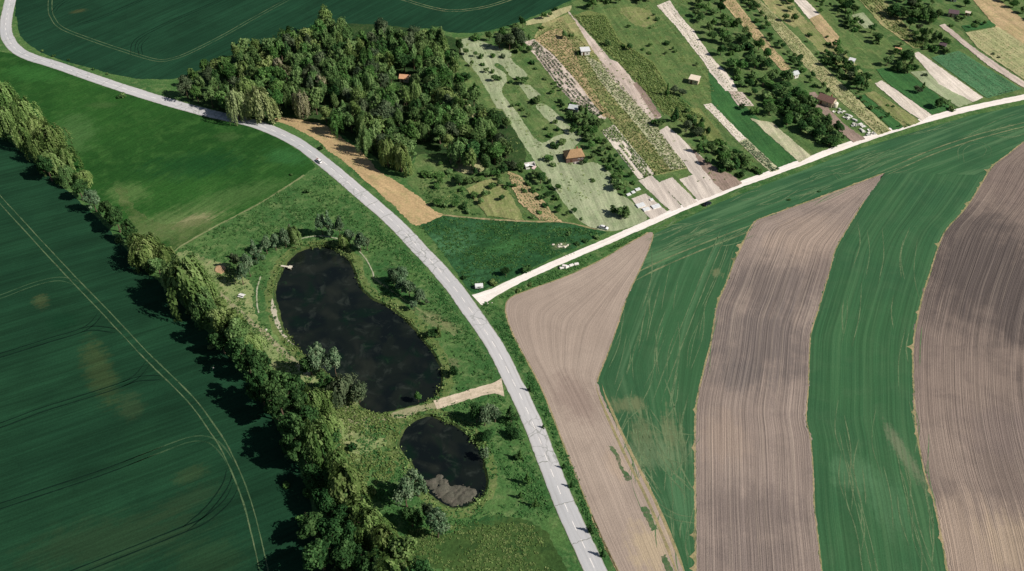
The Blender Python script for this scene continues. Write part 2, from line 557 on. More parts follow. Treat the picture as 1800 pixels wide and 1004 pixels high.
def water_mat():
    t = NT('pond water')
    pos = t.n('ShaderNodeNewGeometry').outputs['Position']
    c = t.mix(t.ss(t.noise(pos, .05, 2, .5, 1.2), .42, .58), lin(17, 23, 23), lin(24, 30, 26))
    c = t.mix(t.ss(t.noise(t.mapping(pos, (40, 9, 0)), .07, 2, .4, .8), .5, .72), c, lin(36, 40, 34))
    c = t.mix(t.ss(t.noise(t.mapping(pos, (7, 60, 0)), .08, 3, .5, 1), .52, .72), c, lin(15, 31, 22))
    c = t.mix(t.math('MULTIPLY', t.ss(t.noise(t.mapping(pos, (3, 30, 0)), .16, 5, .65, .6), .52, .72), .7), c, lin(50, 56, 50))  # lighter grey patches: mottled reflections painted into the water colour
    c = t.mix(t.math('MULTIPLY', t.ss(t.noise(t.mapping(pos, (13, 80, 0)), .3, 5, .65, .4), .6, .74), .6), c, lin(36, 58, 36))
    b = t.n('ShaderNodeBsdfPrincipled')
    t.l(c, b.inputs['Base Color'])
    b.inputs['Roughness'].default_value = .12
    b.inputs['IOR'].default_value = 1.33
    bn = t.n('ShaderNodeBump')
    bn.inputs['Strength'].default_value = .08
    bn.inputs['Distance'].default_value = .1
    t.l(t.noise(pos, .8, 3), bn.inputs['Height'])
    t.l(bn.outputs[0], b.inputs['Normal'])
    t.l(b.outputs[0], t.out.inputs[0])
    return t.m


WATER = water_mat()

# ------------------------------------------------------------------ ponds and ground
POND1 = [(483, 520), (483, 500), (490, 480), (500, 463), (515, 447), (530, 437), (550, 432), (575, 431), (595, 440), (612, 452), (622, 468),
         (630, 490), (640, 508), (655, 522), (680, 535), (705, 552), (725, 570), (745, 595), (765, 620), (776, 645), (780, 668), (772, 690),
         (757, 704), (738, 712), (700, 720), (662, 727), (632, 715), (612, 690), (592, 672), (570, 655), (545, 635), (520, 612), (508, 598), (496, 578), (487, 550)]
POND2 = [(699, 775), (712, 748), (735, 731), (760, 727), (785, 738), (810, 750), (836, 772), (848, 795), (855, 825), (860, 848), (852, 870),
         (832, 885), (802, 894), (775, 886), (750, 866), (736, 845), (720, 818), (705, 797)]
ponds = []
for k, (px, nm, lb) in enumerate([(POND1, 'pond', 'large dark pond narrowing at its waist beside the main road'),
                                  (POND2, 'pond', 'small dark pond south of the farm track')]):
    o1 = outline(px, True, .25, 1.5)
    ar = sum(o1[i - 1][0] * o1[i][1] - o1[i][0] * o1[i - 1][1] for i in range(len(o1)))
    nr = normals2(o1, True) * (1 if ar > 0 else -1)   # inward
    o2 = o1 + nr * 1.3
    o3 = o1 + nr * .9
    n = len(o1)
    v = [(p[0], p[1], 0) for p in o1] + [(p[0], p[1], -.9) for p in o2]
    f = [(i, (i + 1) % n, n + (i + 1) % n, n + i) for i in range(n)]
    tag(link('bank', mesh('bank', v, f), [BANKM]), ['grassy bank around the large pond', 'grassy bank around the small pond'][k], 'bank', None, 'structure')
    w = sheet('water', o3, WATER, -.62, lb, 'pond')
    ponds.append(o1)
B = 3500
outer = [Vector((-B, -B, 0)), Vector((B, -B, 0)), Vector((B, B, 0)), Vector((-B, B, 0))]
lists = [outer] + [[Vector((p[0], p[1], 0)) for p in o] for o in ponds]
allv = [p for l in lists for p in l]
ff = []
for t in geometry.tessellate_polygon(lists):
    a, b, c = (allv[i] for i in t)
    ff.append(t if (b - a).cross(c - a).z > 0 else t[::-1])
tag(link('ground', mesh('ground', allv, ff), [PONDGRASS]), 'green grassland around the ponds and between the fields', 'ground', None, 'structure')

# ------------------------------------------------------------------ left side fields
sheet('field', outline([(20, -200), (26, 0), (30, 30), (34, 58), (55, 82), (100, 103), (160, 120), (215, 134), (260, 139), (310, 138), (345, 125), (380, 110), (450, 92), (600, 66), (740, 50), (800, 58), (850, 56), (900, 43), (960, 20), (1010, -2), (1200, -90), (1300, -220)], True, .3),
      NWCROP, .02, 'dark green crop field behind the grove and inside the road bend')
sheet('field', outline([(-260, 20), (-60, 195), (0, 236), (50, 276), (110, 328), (180, 392), (250, 468), (320, 536), (415, 640), (462, 705), (505, 785), (535, 850), (555, 930), (580, 1150), (-400, 1200), (-500, 600)], True, .3),
      SWCROP, .02, 'dark green wheat field with curving wheel tracks left of the hedgerow')
sheet('meadow', outline([(-200, 40), (-60, 75), (8, 92), (40, 98), (100, 120), (160, 143), (225, 165), (300, 188), (365, 205), (430, 220), (480, 238), (520, 262), (552, 290), (540, 303), (500, 331), (450, 361), (370, 403), (315, 434), (305, 440), (255, 430), (215, 395), (150, 335), (60, 270), (0, 225), (-150, 160)], True, .2),
      MEADOW, .02, 'bright green hay meadow between the hedgerow and the main road', 'meadow')
sheet('grass_strip', outline([(812, 1010), (700, 980), (720, 930), (780, 940), (830, 915), (880, 905), (945, 920), (975, 960), (1010, 1060), (900, 1180), (640, 1180), (690, 1040)], True, .6),
      SOUTHG, .02, 'olive rough meadow below the small pond', 'meadow')
sheet('field', outline([(480, 211), (500, 206), (545, 214), (580, 225), (605, 245), (640, 270), (665, 300), (700, 322), (740, 348), (765, 372), (779, 377), (765, 385), (735, 397), (722, 392), (690, 360), (650, 324), (610, 290), (575, 262), (555, 245), (515, 224)], True, .35, 1.0),
      REED, .05, 'tan strip of dry cut grass between the main road and the grove')
sheet('grass_strip', outline([(738, 397), (779, 379), (850, 386), (920, 390), (990, 392), (1050, 404), (1068, 408), (1000, 440), (900, 488), (838, 516), (822, 508), (780, 445)], False, .3),
      ROUGHG, .03, 'rough green grass triangle between the main road and the gravel road', 'grass')
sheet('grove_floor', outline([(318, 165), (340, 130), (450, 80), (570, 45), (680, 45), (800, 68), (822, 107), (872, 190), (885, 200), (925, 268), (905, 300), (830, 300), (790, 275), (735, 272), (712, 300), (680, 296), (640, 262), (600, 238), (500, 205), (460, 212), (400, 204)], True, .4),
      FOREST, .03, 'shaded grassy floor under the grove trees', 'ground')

# wheel tracks of the left and upper field
def pair(name, px, gap, w, mat, z, label, jag=.06):
    c = line(px, 1.5)
    nr = normals2(c, False)
    v, f = [], []
    for s in (-1, 1):
        SEED[0] += 1
        tp = np.linspace(0, 1, len(c))
        m = ribbon_mesh('t', c + nr * (s * gap / 2), w * np.clip(np.minimum(tp, 1 - tp) * 6 + .15, 0, 1), z, jag, SEED[0])
        b = len(v)
        v += [tuple(q.co) for q in m.vertices]
        f += [tuple(b + i for i in p.vertices) for p in m.polygons]
        bpy.data.meshes.remove(m)
    return tag(link(name, mesh(name, v, f), [mat]), label, 'track', None, 'structure')


MAINT = [(-60, 285), (0, 351), (45, 400), (91, 450), (138, 500), (178, 541), (222, 588), (261, 629), (333, 700), (373, 753), (396, 790), (419, 840), (435, 884), (447, 930), (460, 985), (475, 1060), (490, 1150)]
pair('wheel_track', MAINT, 2.5, .42, TRACKL, .06, 'long pale wheel track pair running down the wheat field')
for px, m, lb in [
    ([(-60, 540), (0, 522), (50, 503), (85, 493), (112, 491), (138, 500)], TRACKM, 'pale wheel tracks joining the long track highest in the field'),
    ([(-60, 640), (0, 625), (87, 598), (140, 582), (163, 568), (178, 548)], TRACKD, 'dark wheel tracks, second pair down the wheat field'),
    ([(140, 582), (165, 577), (205, 582)], TRACKD, 'short dark branch of the second wheel track pair'),
    ([(-60, 765), (0, 748), (70, 722), (140, 700), (212, 677), (240, 662), (262, 636)], TRACKD, 'dark wheel tracks, third pair down the wheat field'),
    ([(212, 677), (245, 666), (285, 664)], TRACKD, 'short dark branch of the third wheel track pair'),
    ([(-60, 910), (0, 890), (125, 849), (200, 823), (290, 788)], TRACKD, 'dark wheel tracks leading to the pale turning loop'),
    ([(215, 818), (285, 790), (337, 772), (370, 774), (392, 793), (405, 815)], TRACKM, 'pale turning loop joining the long wheel track'),
    ([(60, 1035), (140, 1003), (250, 960), (325, 930), (362, 913), (400, 880), (416, 848)], TRACKD, 'dark wheel tracks curving up at the bottom of the field'),
    ([(325, 930), (365, 895), (395, 855), (405, 825)], TRACKD, 'dark inner curve of the lowest wheel tracks')]:
    pair('wheel_track', px, 2.3, .5, m, .05, lb)
pair('wheel_track', [(92, -40), (88, 10), (93, 32), (110, 50), (160, 70), (235, 95), (275, 106), (297, 105), (330, 94), (390, 64), (450, 30), (520, -8)], 2.3, .5, TRACKL, .05, 'pale wheel track loop in the upper dark field')
pair('wheel_track', [(640, -25), (700, -4), (760, 14), (800, 19), (850, 13), (900, -2), (960, -25)], 2.4, .55, TRACKT, .05, 'pale curved wheel tracks at the top behind the grove')
pair('wheel_track', [(93, 22), (105, 8), (130, -8)], 2.3, .5, TRACKD, .05, 'dark wheel tracks in the top corner of the upper field')
pair('wheel_track', [(130, 46), (180, 30), (260, -5)], 2.0, .5, TRACKD, .05, 'dark straight wheel tracks in the upper field')
pair('wheel_track', [(233, 96), (236, 76), (252, 62), (300, 38), (370, 8), (410, -10)], 2.3, .5, TRACKD, .05, 'dark wheel tracks bending off the pale loop')
pair('wheel_track', [(248, 98), (246, 80), (262, 62)], 2.0, .4, TRACKD, .055, 'short dark curve inside the upper field loop')

# ------------------------------------------------------------------ right side fields
sheet('field', outline([(1080, 470), (1100, 436), (1155, 409), (1250, 362), (1320, 334), (1400, 304), (1500, 265), (1600, 234), (1700, 205), (1800, 184), (2000, 150), (2200, 1200), (1260, 1200), (1190, 1004), (1140, 900), (1080, 760), (1052, 680)], False, .1),
      HEADLAND, .02, 'green crop headland along the gravel road')
AR = [(1149, 412), (1140, 440), (1122, 480), (1105, 515), (1088, 565), (1070, 617), (1053, 660), (1050, 672), (1058, 695), (1080, 740), (1105, 785), (1140, 850), (1172, 925), (1202, 1004), (1235, 1090)]
BL = [(1330, 387), (1318, 402), (1305, 430), (1290, 462), (1276, 500), (1261, 535), (1255, 570), (1248, 610), (1240, 640), (1226, 700), (1222, 750), (1222, 850), (1223, 1004), (1223, 1090)]
BR = [(1556, 304), (1537, 330), (1520, 352), (1490, 400), (1468, 440), (1460, 470), (1450, 505), (1438, 545), (1425, 590), (1422, 640), (1420, 690), (1417, 735), (1425, 775), (1429, 830), (1432, 900), (1438, 950), (1444, 1004), (1450, 1090)]
CL = [(1870, 205), (1800, 250), (1770, 273), (1745, 292), (1730, 315), (1712, 345), (1690, 375), (1665, 402), (1650, 432), (1635, 480), (1622, 520), (1613, 560), (1606, 600), (1605, 650), (1607, 700), (1611, 755), (1625, 830), (1641, 880), (1650, 920), (1658, 960), (1665, 1004), (1680, 1090)]
AL = [(1149, 412), (1140, 409), (1100, 431), (1060, 455), (1000, 484), (940, 506), (900, 522), (889, 538), (893, 565), (910, 605), (935, 650), (955, 690), (975, 740), (1000, 805), (1030, 880), (1060, 950), (1085, 1004), (1125, 1090)]
CR = [(2050, 130), (1990, 300), (1930, 420), (1890, 520), (1872, 620), (1880, 720), (1910, 830), (1950, 940), (2000, 1100)]


def strip(name, l, r, mat, z, label, cat='field', jag=.0, across=24):
    SEED[0] += 1
    return tag(link(name, ladder_mesh(name, l, r, z, across, None, jag, SEED[0]), [mat]), label, cat, None, 'structure')


strip('field', [(1120, 482)] + AR[3:], [(1322, 396)] + BL[1:], GREEN1, .04, 'green crop strip with pale worn patches between two ploughed strips')
strip('field', BR, [(1735, 308)] + CL[5:], GREEN2, .04, 'finely lined green crop strip between the two dark ploughed strips')
strip('field', AL, AR, SOILA, .06, 'pale brown harrowed field wedged between the two roads', jag=.3)
# the ploughed strip with its slanting head: left line carries the head, right line follows the edge
strip('field', [(1553, 305), (1500, 325), (1450, 344), (1400, 362), (1350, 381)] + BL, BR, SOILB, .06, 'grey brown ploughed strip between the two green strips', jag=.35)
strip('field', CL, CR, SOILC, .06, 'dark brown ploughed field at the right edge', jag=.4)


def fringe(px, w0, w1, seed, label, mat=None):
    """dry tufts along a field edge: a thin line with pointed tufts reaching into the green on its left-hand side"""
    c = line(px, .6)
    r = np.random.RandomState(seed)
    n = len(c)
    imp = (r.rand(n) < .03) * r.uniform(.25, 1, n) ** 1.5
    spike = np.convolve(imp, np.array([.12, .3, .55, 1, .4, .15]), 'same')
    wl = w0 * (.3 + .7 * np.convolve(r.rand(n), np.ones(7) / 7, 'same')) + (w1 - w0) * np.clip(spike, 0, 1) + r.rand(n) * .15
    wr = .15 + .2 * r.rand(n)
    nr = normals2(c, False)
    side = np.sign(np.mean(nr[:, 0])) * -1.0
    v, f = [], []
    for k in range(n):
        a, b = c[k] + nr[k] * side * wl[k] + r.randn(2) * .06, c[k] - nr[k] * side * wr[k]
        v += [(a[0], a[1], .075), (b[0], b[1], .075)]
    f = [(2 * k, 2 * k + 1, 2 * k + 3, 2 * k + 2) for k in range(n - 1)]
    me = mesh('field_margin', v, f)
    if me.polygons[0].normal.z < 0:
        me.flip_normals()
    tag(link('field_margin', me, [mat or FRINGE]), label, 'margin', None, 'structure')


fringe(BL, .4, 2.4, 5, 'dry grass fringe on the left edge of the middle ploughed strip')
fringe(CL, .4, 3.0, 6, 'dry tufted fringe on the left edge of the dark ploughed field')
fringe(BR[2:], .15, .6, 7, 'thin dry fringe on the right edge of the middle ploughed strip')
fringe([(1553, 305), (1500, 325), (1450, 344), (1400, 362), (1330, 387)], .5, 1.6, 8, 'dry fringe along the head of the middle ploughed strip')
fringe(AL[1:], .3, .9, 9, 'dry fringe along the roadside edge of the pale brown field')
fringe(AR[:8], .2, .9, 10, 'dry fringe along the inner edge of the pale brown field')
for px, gp, w, lb in [
    ([(1108, 492), (1150, 470), (1200, 448), (1260, 424), (1325, 399)], 3.4, .75, 'tan wheel track pair crossing the narrow green strip'),
    ([(1552, 306), (1600, 284), (1640, 267), (1700, 246), (1760, 229), (1830, 212), (1920, 190)], 3.2, .7, 'tan wheel track pair continuing right along the headland'),
    ([(1312, 420), (1316, 408)], 1, .4, 'short wheel mark beside the ploughed strip head'),
    ([(1275, 400), (1246, 470), (1210, 560), (1175, 650), (1150, 720)], 3.0, .4, 'faint pale wheel track pair down the narrow green strip'),
    ([(1280, 430), (1262, 480), (1235, 540)], .8, .3, 'faint single wheel mark near the middle ploughed strip'),
    ([(1190, 655), (1182, 690), (1178, 716)], .5, .35, 'short pale scratch in the narrow green strip'),
    ([(1120, 740), (1160, 810), (1215, 870)], 2.2, .4, 'faint diagonal wheel tracks in the worn part of the green strip'),
    ([(1120, 800), (1124, 860), (1180, 905), (1222, 915)], 2.2, .4, 'faint curved wheel tracks low in the worn green strip'),
    ([(1130, 700), (1135, 760), (1139, 850)], 2.2, .4, 'faint straight wheel tracks below the worn tan patch'),
    ([(1575, 760), (1590, 840), (1612, 930), (1640, 1010), (1660, 1080)], 1.8, .4, 'faint pale wheel tracks low in the second green strip'),
    ([(1480, 760), (1500, 850), (1525, 950), (1545, 1040)], 1.9, .35, 'fainter wheel tracks in the middle of the second green strip'),
    ([(1150, 450), (1200, 425), (1260, 398), (1340, 366)], 2.4, .35, 'faint wheel tracks parallel to the gravel road'),
    ([(1380, 332), (1440, 310), (1500, 292), (1560, 272), (1640, 240)], 2.4, .3, 'faint wheel tracks high on the headland'),
    ([(1420, 320), (1440, 306), (1465, 304), (1480, 318)], 2.4, .3, 'faint turning loop on the headland'),
    ([(1690, 285), (1690, 262), (1715, 250), (1738, 262), (1730, 280)], 2.4, .25, 'faint round turning loop near the dark ploughed field')]:
    pair('wheel_track', px, gp, w, TRACKT if gp > 3.1 else TRACKF, .05, lb)
def scratches(polys, label):
    v, f = [], []
    r = random.Random(len(label))
    for (x0, y0, x1, y1), n, (dx, dy), sp in polys:
        for k in range(n):
            x, y = r.uniform(x0, x1), r.uniform(y0, y1)
            l = r.uniform(.5, 1.2)
            a = r.gauss(0, sp)
            ex, ey = (dx * math.cos(a) - dy * math.sin(a)) * l, (dx * math.sin(a) + dy * math.cos(a)) * l
            bx, by = r.uniform(-.12, .12) * ey, r.uniform(-.12, .12) * ex
            c = line([(x - ex / 2, y - ey / 2), (x + bx, y + by), (x + ex / 2, y + ey / 2)], 1.5)
            if len(c) < 4:
                continue
            tp = np.linspace(0, 1, len(c))
            m = ribbon_mesh('t', c, r.uniform(.22, .5) * np.clip(np.minimum(tp, 1 - tp) * 5 + .1, 0, 1), .0525 + .0007 * (len(v) % 977 % 29), .05, SEED[0])
            b = len(v)
            v += [tuple(q.co) for q in m.vertices]
            f += [tuple(b + i for i in p.vertices) for p in m.polygons]
            bpy.data.meshes.remove(m)
    tag(link('wheel_track', mesh('wheel_track', v, f), [TRACKF]), label, 'track', None, 'structure')


scratches([((1090, 690, 1205, 830), 26, (-6, 90), .25), ((1120, 740, 1205, 880), 18, (30, 80), .5), ((1110, 740, 1150, 860), 10, (45, 80), .3), ((1140, 900, 1215, 990), 12, (2, 70), .2),
           ((1110, 480, 1300, 620), 16, (-20, 110), .06), ((1080, 560, 1230, 680), 12, (-16, 90), .06)], 'thin scratchy wheel marks in the narrow green strip')
scratches([((1170, 385, 1320, 430), 34, (70, -30), .1), ((1330, 320, 1540, 330), 0, (1, 0), .1), ((1300, 335, 1480, 350), 18, (70, -26), .08), ((1450, 270, 1620, 300), 16, (80, -28), .1), ((1620, 215, 1790, 235), 14, (90, -26), .08)], 'thin scratchy wheel marks along the green headland')
scratches([((1480, 720, 1640, 990), 26, (12, 110), .05), ((1480, 420, 1620, 700), 14, (-8, 110), .05)], 'thin scratchy wheel marks in the second green strip')
# two worn lanes and the small green islands at the lower end of the pale field
pair('wheel_track', [(1052, 675), (1062, 705), (1100, 790), (1140, 870), (1175, 950), (1205, 1030)], 2.4, 1.0, FRINGE, .08, 'pale lane pair along the lower edge of the pale brown field')
ISL = worn(gmat('thin green island', lin(72, 104, 66), lin(86, 114, 74), lin(120, 126, 92), .1, .5, .6, 1.5, .2), .3, .52, .9)
for px, lb in [([(1070, 785), (1078, 784), (1108, 842), (1100, 845)], 'narrow green island in the lower pale brown field'),
               ([(1126, 892), (1136, 890), (1158, 932), (1144, 934)], 'lower green island in the pale brown field'),
               ([(1162, 978), (1172, 974), (1195, 1030), (1180, 1035)], 'green island at the bottom frame edge of the pale field')]:
    sheet('grass_strip', outline(px, False, .35, .7), ISL, .1, lb, 'grass')
fringe([(1040, 905), (1060, 950), (1090, 1010)], .5, 1.5, 12, 'grassy lower edge of the pale brown field')

# ------------------------------------------------------------------ roads
ROADC = [(40, -60), (24, -20), (15, 15), (10, 45), (14, 68), (30, 88), (55, 101), (100, 115), (160, 136), (225, 158), (300, 181), (370, 200), (430, 213), (468, 225), (508, 243), (539, 262), (577, 292), (625, 332), (670, 371), (702, 400), (742, 443), (768, 470), (800, 508), (825, 543), (850, 578), (871, 611), (889, 645), (905, 677), (918, 703), (945, 765), (964, 815), (985, 868), (1005, 915), (1024, 955), (1045, 1000), (1068, 1050), (1110, 1140)]
rc = line(ROADC, 1.5)
tag(link('road', ribbon_mesh('road', rc, 7.0, .1, .1, 21, .06), [ROAD]), 'pale grey main road curving from the top left to the bottom', 'road', None, 'structure')
GRAV = [(838, 528), (862, 517), (900, 498), (950, 475), (1000, 453), (1050, 432), (1100, 410), (1150, 388), (1200, 366), (1250, 345), (1300, 325), (1400, 289), (1500, 252), (1600, 219), (1700, 192), (1800, 171), (1900, 151), (2050, 120)]
gc = line(GRAV, 1.5)
gw = np.interp(np.linspace(0, 1, len(gc)), [0, .02, .06, .3, 1], [7.5, 4.8, 3.6, 4.1, 4.7])
tag(link('road', ribbon_mesh('road', gc, gw, .085, .13, 22), [GRAVEL]), 'white gravel road leading right from the main road junction', 'road', None, 'structure')
fc = line([(884, 681), (868, 683), (840, 690), (800, 702), (765, 712)], 1.2)
fw = np.interp(np.linspace(0, 1, len(fc)), [0, .12, .3, 1], [9, 5, 4.4, 4.4])
tag(link('track', ribbon_mesh('track', fc, fw, .06, .2, 23), [FARMT]), 'pale earth track on the dam between the ponds', 'track', None, 'structure')
tag(link('path', ribbon_mesh('path', line([(768, 711), (735, 720), (700, 729), (670, 738), (640, 742), (622, 735), (612, 716), (600, 700)], 1.2), 3.6, .05, .45, 24), [PATHP]), 'grassy path continuing past the ponds', 'path', None, 'structure')
tag(link('path', ribbon_mesh('path', line([(308, 442), (318, 433), (370, 403), (450, 361), (500, 331), (535, 308)], 1.2), 1.0, .06, .15, 25), [PATHM]), 'thin straight footpath along the lower meadow edge', 'path', None, 'structure')
tag(link('path', ribbon_mesh('path', line([(770, 377), (850, 385), (920, 389), (990, 391), (1050, 403)], 1.2), 1.0, .07, .2, 26), [FRINGE]), 'dry footpath along the upper edge of the grass triangle', 'path', None, 'structure')
tag(link('path', ribbon_mesh('path', line([(370, 505), (400, 530), (440, 565), (480, 602), (515, 635), (545, 660)], 1.2), 2.2, .05, .3, 27), [PATHP]), 'worn grass path between the hedgerow and the large pond', 'path', None, 'structure')
tag(link('path', ribbon_mesh('path', line([(655, 488), (690, 512), (730, 540), (770, 568), (800, 590)], 1.2), .8, .04, .2, 28), [PATHM]), 'faint path east of the large pond', 'path', None, 'structure')
for px, lb in [([(517, 424), (540, 417), (562, 415), (590, 419), (606, 425)], 'pale concrete edging north of the large pond'),
               ([(632, 442), (645, 458), (655, 478), (657, 487)], 'pale concrete edging east of the large pond'),
               ([(458, 486), (452, 510), (452, 535), (455, 550)], 'pale concrete edging west of the large pond')]:
    m = link('kerb', ribbon_mesh('kerb', line(px, .8), .55, .12, .08, 31), [CURB])
    md = m.modifiers.new('thick', 'SOLIDIFY')
    md.thickness = .16
    tag(m, lb, 'kerb', None, 'structure')
SHORE = line([(479, 525), (481, 545), (486, 565), (494, 582), (508, 600), (517, 606)], .8)
tag(link('shore', ribbon_mesh('shore', SHORE, np.interp(np.linspace(0, 1, len(SHORE)), [0, .3, .6, 1], [.6, 2.4, 1.6, .6]), .03, .25, 33), [SAND]), 'narrow sandy shore on the left bank of the large pond', 'shore', None, 'structure')

BANDM = worn(gmat('lighter bank grass', lin(96, 118, 64), lin(112, 130, 74), lin(140, 142, 96), .1, .4, .6, 1.2, .25, bstr=.6), .22, .5, .85)
for k, o1 in enumerate(ponds):
    ar = sum(o1[i - 1][0] * o1[i][1] - o1[i][0] * o1[i - 1][1] for i in range(len(o1)))
    nr = normals2(o1, True) * (-1 if ar > 0 else 1)
    n = len(o1)
    wd = 3.6 + wob(n, .7, 60 + k, 9)
    v = [(p[0], p[1], .012) for p in o1 + nr * .25] + [(p[0], p[1], .012) for p in o1 + nr * wd[:, None]]
    f = [(i, (i + 1) % n, n + (i + 1) % n, n + i) for i in range(n)]
    me = mesh('grass_strip', v, f)
    if me.polygons[0].normal.z < 0:
        me.flip_normals()
    tag(link('grass_strip', me, [BANDM]), ['lighter grass band around the large pond', 'lighter grass band around the small pond'][k], 'grass', None, 'structure')
DRYM = worn(gmat('pale dry grass', lin(122, 142, 88), lin(138, 152, 98), lin(168, 160, 120), .08, .3, .6, 1.2, .22, bstr=.6), .2, .46, .92)
DRYF = worn(gmat('faded meadow grass', lin(96, 120, 66), lin(110, 130, 76), lin(136, 138, 98), .08, .3, .6, 1.2, .2, bstr=.5), .36, .66, .7)
for px, lb in [([(315, 445), (380, 458), (440, 500), (452, 560), (480, 600), (530, 640), (560, 668), (530, 672), (470, 640), (420, 590), (380, 540), (335, 490)], 'pale dry grass between the hedgerow and the large pond'),
               ([(585, 690), (640, 690), (625, 735), (700, 735), (640, 760), (680, 775), (650, 800), (620, 815), (600, 770)], 'pale swampy grass below the large pond'),
               ([(255, 425), (300, 440), (370, 402), (350, 385), (290, 395), (235, 365), (215, 330), (205, 345)], 'pale dry grass in the lower meadow corner')]:
    sheet('grass_strip', outline(px, True, .8, 1.2), DRYF if 'meadow' in lb else DRYM, .028, lb, 'grass')

# road paint and seams
def marks():
    v, f = [], []
    s = np.concatenate([[0], np.cumsum(np.linalg.norm(np.diff(rc, axis=0), axis=1))])
    nr = normals2(rc, False)
    def quad(a, b, w, z):
        xs = np.linspace(a, b, 5)
        c = np.stack([np.interp(xs, s, rc[:, 0]), np.interp(xs, s, rc[:, 1])], 1)
        m = np.stack([np.interp(xs, s, nr[:, 0]), np.interp(xs, s, nr[:, 1])], 1)
        b0 = len(v)
        for i in range(5):
            for k in (-1, 1):
                p = c[i] + m[i] * k * w / 2
                v.append((p[0], p[1], z))
        for i in range(4):
            q = b0 + 2 * i
            f.append((q, q + 2, q + 3, q + 1))
    x = 4.0
    while x < s[-1] - 5:
        quad(x, x + 3.6 + rng.uniform(-.2, .2), .3, .172)
        x += 7.2
    me = mesh('road_markings', v, f)
    if me.polygons[0].normal.z < 0:
        me.flip_normals()
    tag(link('road_markings', me, [MARK]), 'dashed white centre line of the main road', 'marking', None, 'structure')
    v, f = [], []
    for i in range(60, len(rc) - 5, 1):
        if rng.random() > .045:
            continue
        c0, n0 = rc[i], nr[i]
        t0 = np.array([n0[1], -n0[0]])
        prev = None
        half = rng.random() < .3
        for k in range(9):
            a = -3.4 + k * .85
            if half and a > .2:
                break
            p = c0 + n0 * a + t0 * rng.uniform(-.25, .25)
            w = rng.uniform(.08, .16)
            q = [(p[0] - t0[0] * w, p[1] - t0[1] * w, .174 - .06 * (a / 3.5) ** 2), (p[0] + t0[0] * w, p[1] + t0[1] * w, .174 - .06 * (a / 3.5) ** 2)]
            b0 = len(v)
            v += q
            if prev is not None:
                f.append((prev, prev + 1, b0 + 1, b0))
            prev = b0
    me = mesh('road_seams', v, f)
    if me.polygons[0].normal.z < 0:
        me.flip_normals()
    tag(link('road_seams', me, [CRACK]), 'dark cracks across the main road', 'road crack', None, 'structure')


marks()

# ------------------------------------------------------------------ gardens
sheet('garden_ground', outline([(800, 66), (850, 62), (900, 48), (960, 24), (1010, 2), (1200, -80), (1400, -170), (2100, -170), (2100, 105), (1900, 147), (1800, 166), (1700, 187), (1600, 214), (1500, 247), (1400, 284), (1300, 320), (1200, 361), (1100, 404), (1068, 408), (1050, 403), (990, 390), (920, 387), (850, 383), (770, 376), (740, 345), (715, 322), (740, 250), (790, 150)], False, .2),
      GARDEN, .026, 'green grassland under the allotment gardens', 'garden')
_m = {}
PLOTA = math.degrees(math.atan2(P(1275, 160)[1] - P(1155, 10)[1], P(1275, 160)[0] - P(1155, 10)[0]))
def soil(key):
    if key in _m:
        return _m[key]
    S = {'lawn': (lin(163, 168, 134), lin(150, 160, 122), lin(128, 146, 104), .06, .25, .55, 1.0, .16),
         'white': (lin(224, 211, 196), lin(214, 200, 184), lin(190, 184, 160), .08, .4, .4, 1.2, .1),
         'pink': (lin(206, 189, 176), lin(192, 174, 160), lin(160, 152, 128), .06, .3, .4, 1.2, .1),
         'bare': (lin(208, 196, 182), lin(198, 185, 172), None, .05, .3, .4, 1.4, .06),
         'dusk': (lin(146, 126, 114), lin(158, 138, 124), lin(120, 110, 92), .08, .3, .5, 1.3, .15),
         'orange': (lin(190, 164, 126), lin(172, 152, 112), lin(136, 138, 92), .08, .35, .6, 1.1, .2),
         'straw': (lin(176, 170, 126), lin(150, 154, 108), lin(190, 172, 132), .06, .3, .6, 1.1, .2),
         'mix': (lin(150, 146, 100), lin(126, 136, 84), lin(190, 166, 124), .05, .25, .6, 1.0, .25),
         'pale': (lin(186, 182, 150), lin(168, 170, 132), lin(204, 184, 162), .08, .3, .5, 1.1, .2),
         'yg': (lin(110, 122, 70), lin(126, 132, 80), lin(84, 108, 60), .06, .3, .5, 1.0, .25),
         'green': (lin(54, 94, 52), lin(62, 104, 56), lin(74, 110, 60), .05, .25, .5, 1.0, .22),
         'crop': (lin(72, 116, 78), lin(82, 124, 84), lin(104, 136, 96), .04, .2, .4, 1.2, .12),
         'rough': (lin(82, 108, 60), lin(96, 116, 66), lin(124, 130, 82), .05, .25, .6, .9, .28),
         'brown': (lin(134, 136, 88), lin(116, 128, 76), lin(152, 142, 104), .06, .3, .6, 1.0, .25)}[key]
    _m[key] = gmat('garden ' + key, *S, streaks=[(PLOTA, .5, 10, .12, None), (PLOTA, .22, 8, .1, None)], bstr=.6)
    return _m[key]


zc = [.034]
def plot(key, px, label, name='plot', smooth=False, jag=.25):
    zc[0] += .004
    return sheet(name, outline(px, smooth, jag, .9), soil(key), zc[0], label, 'garden plot')


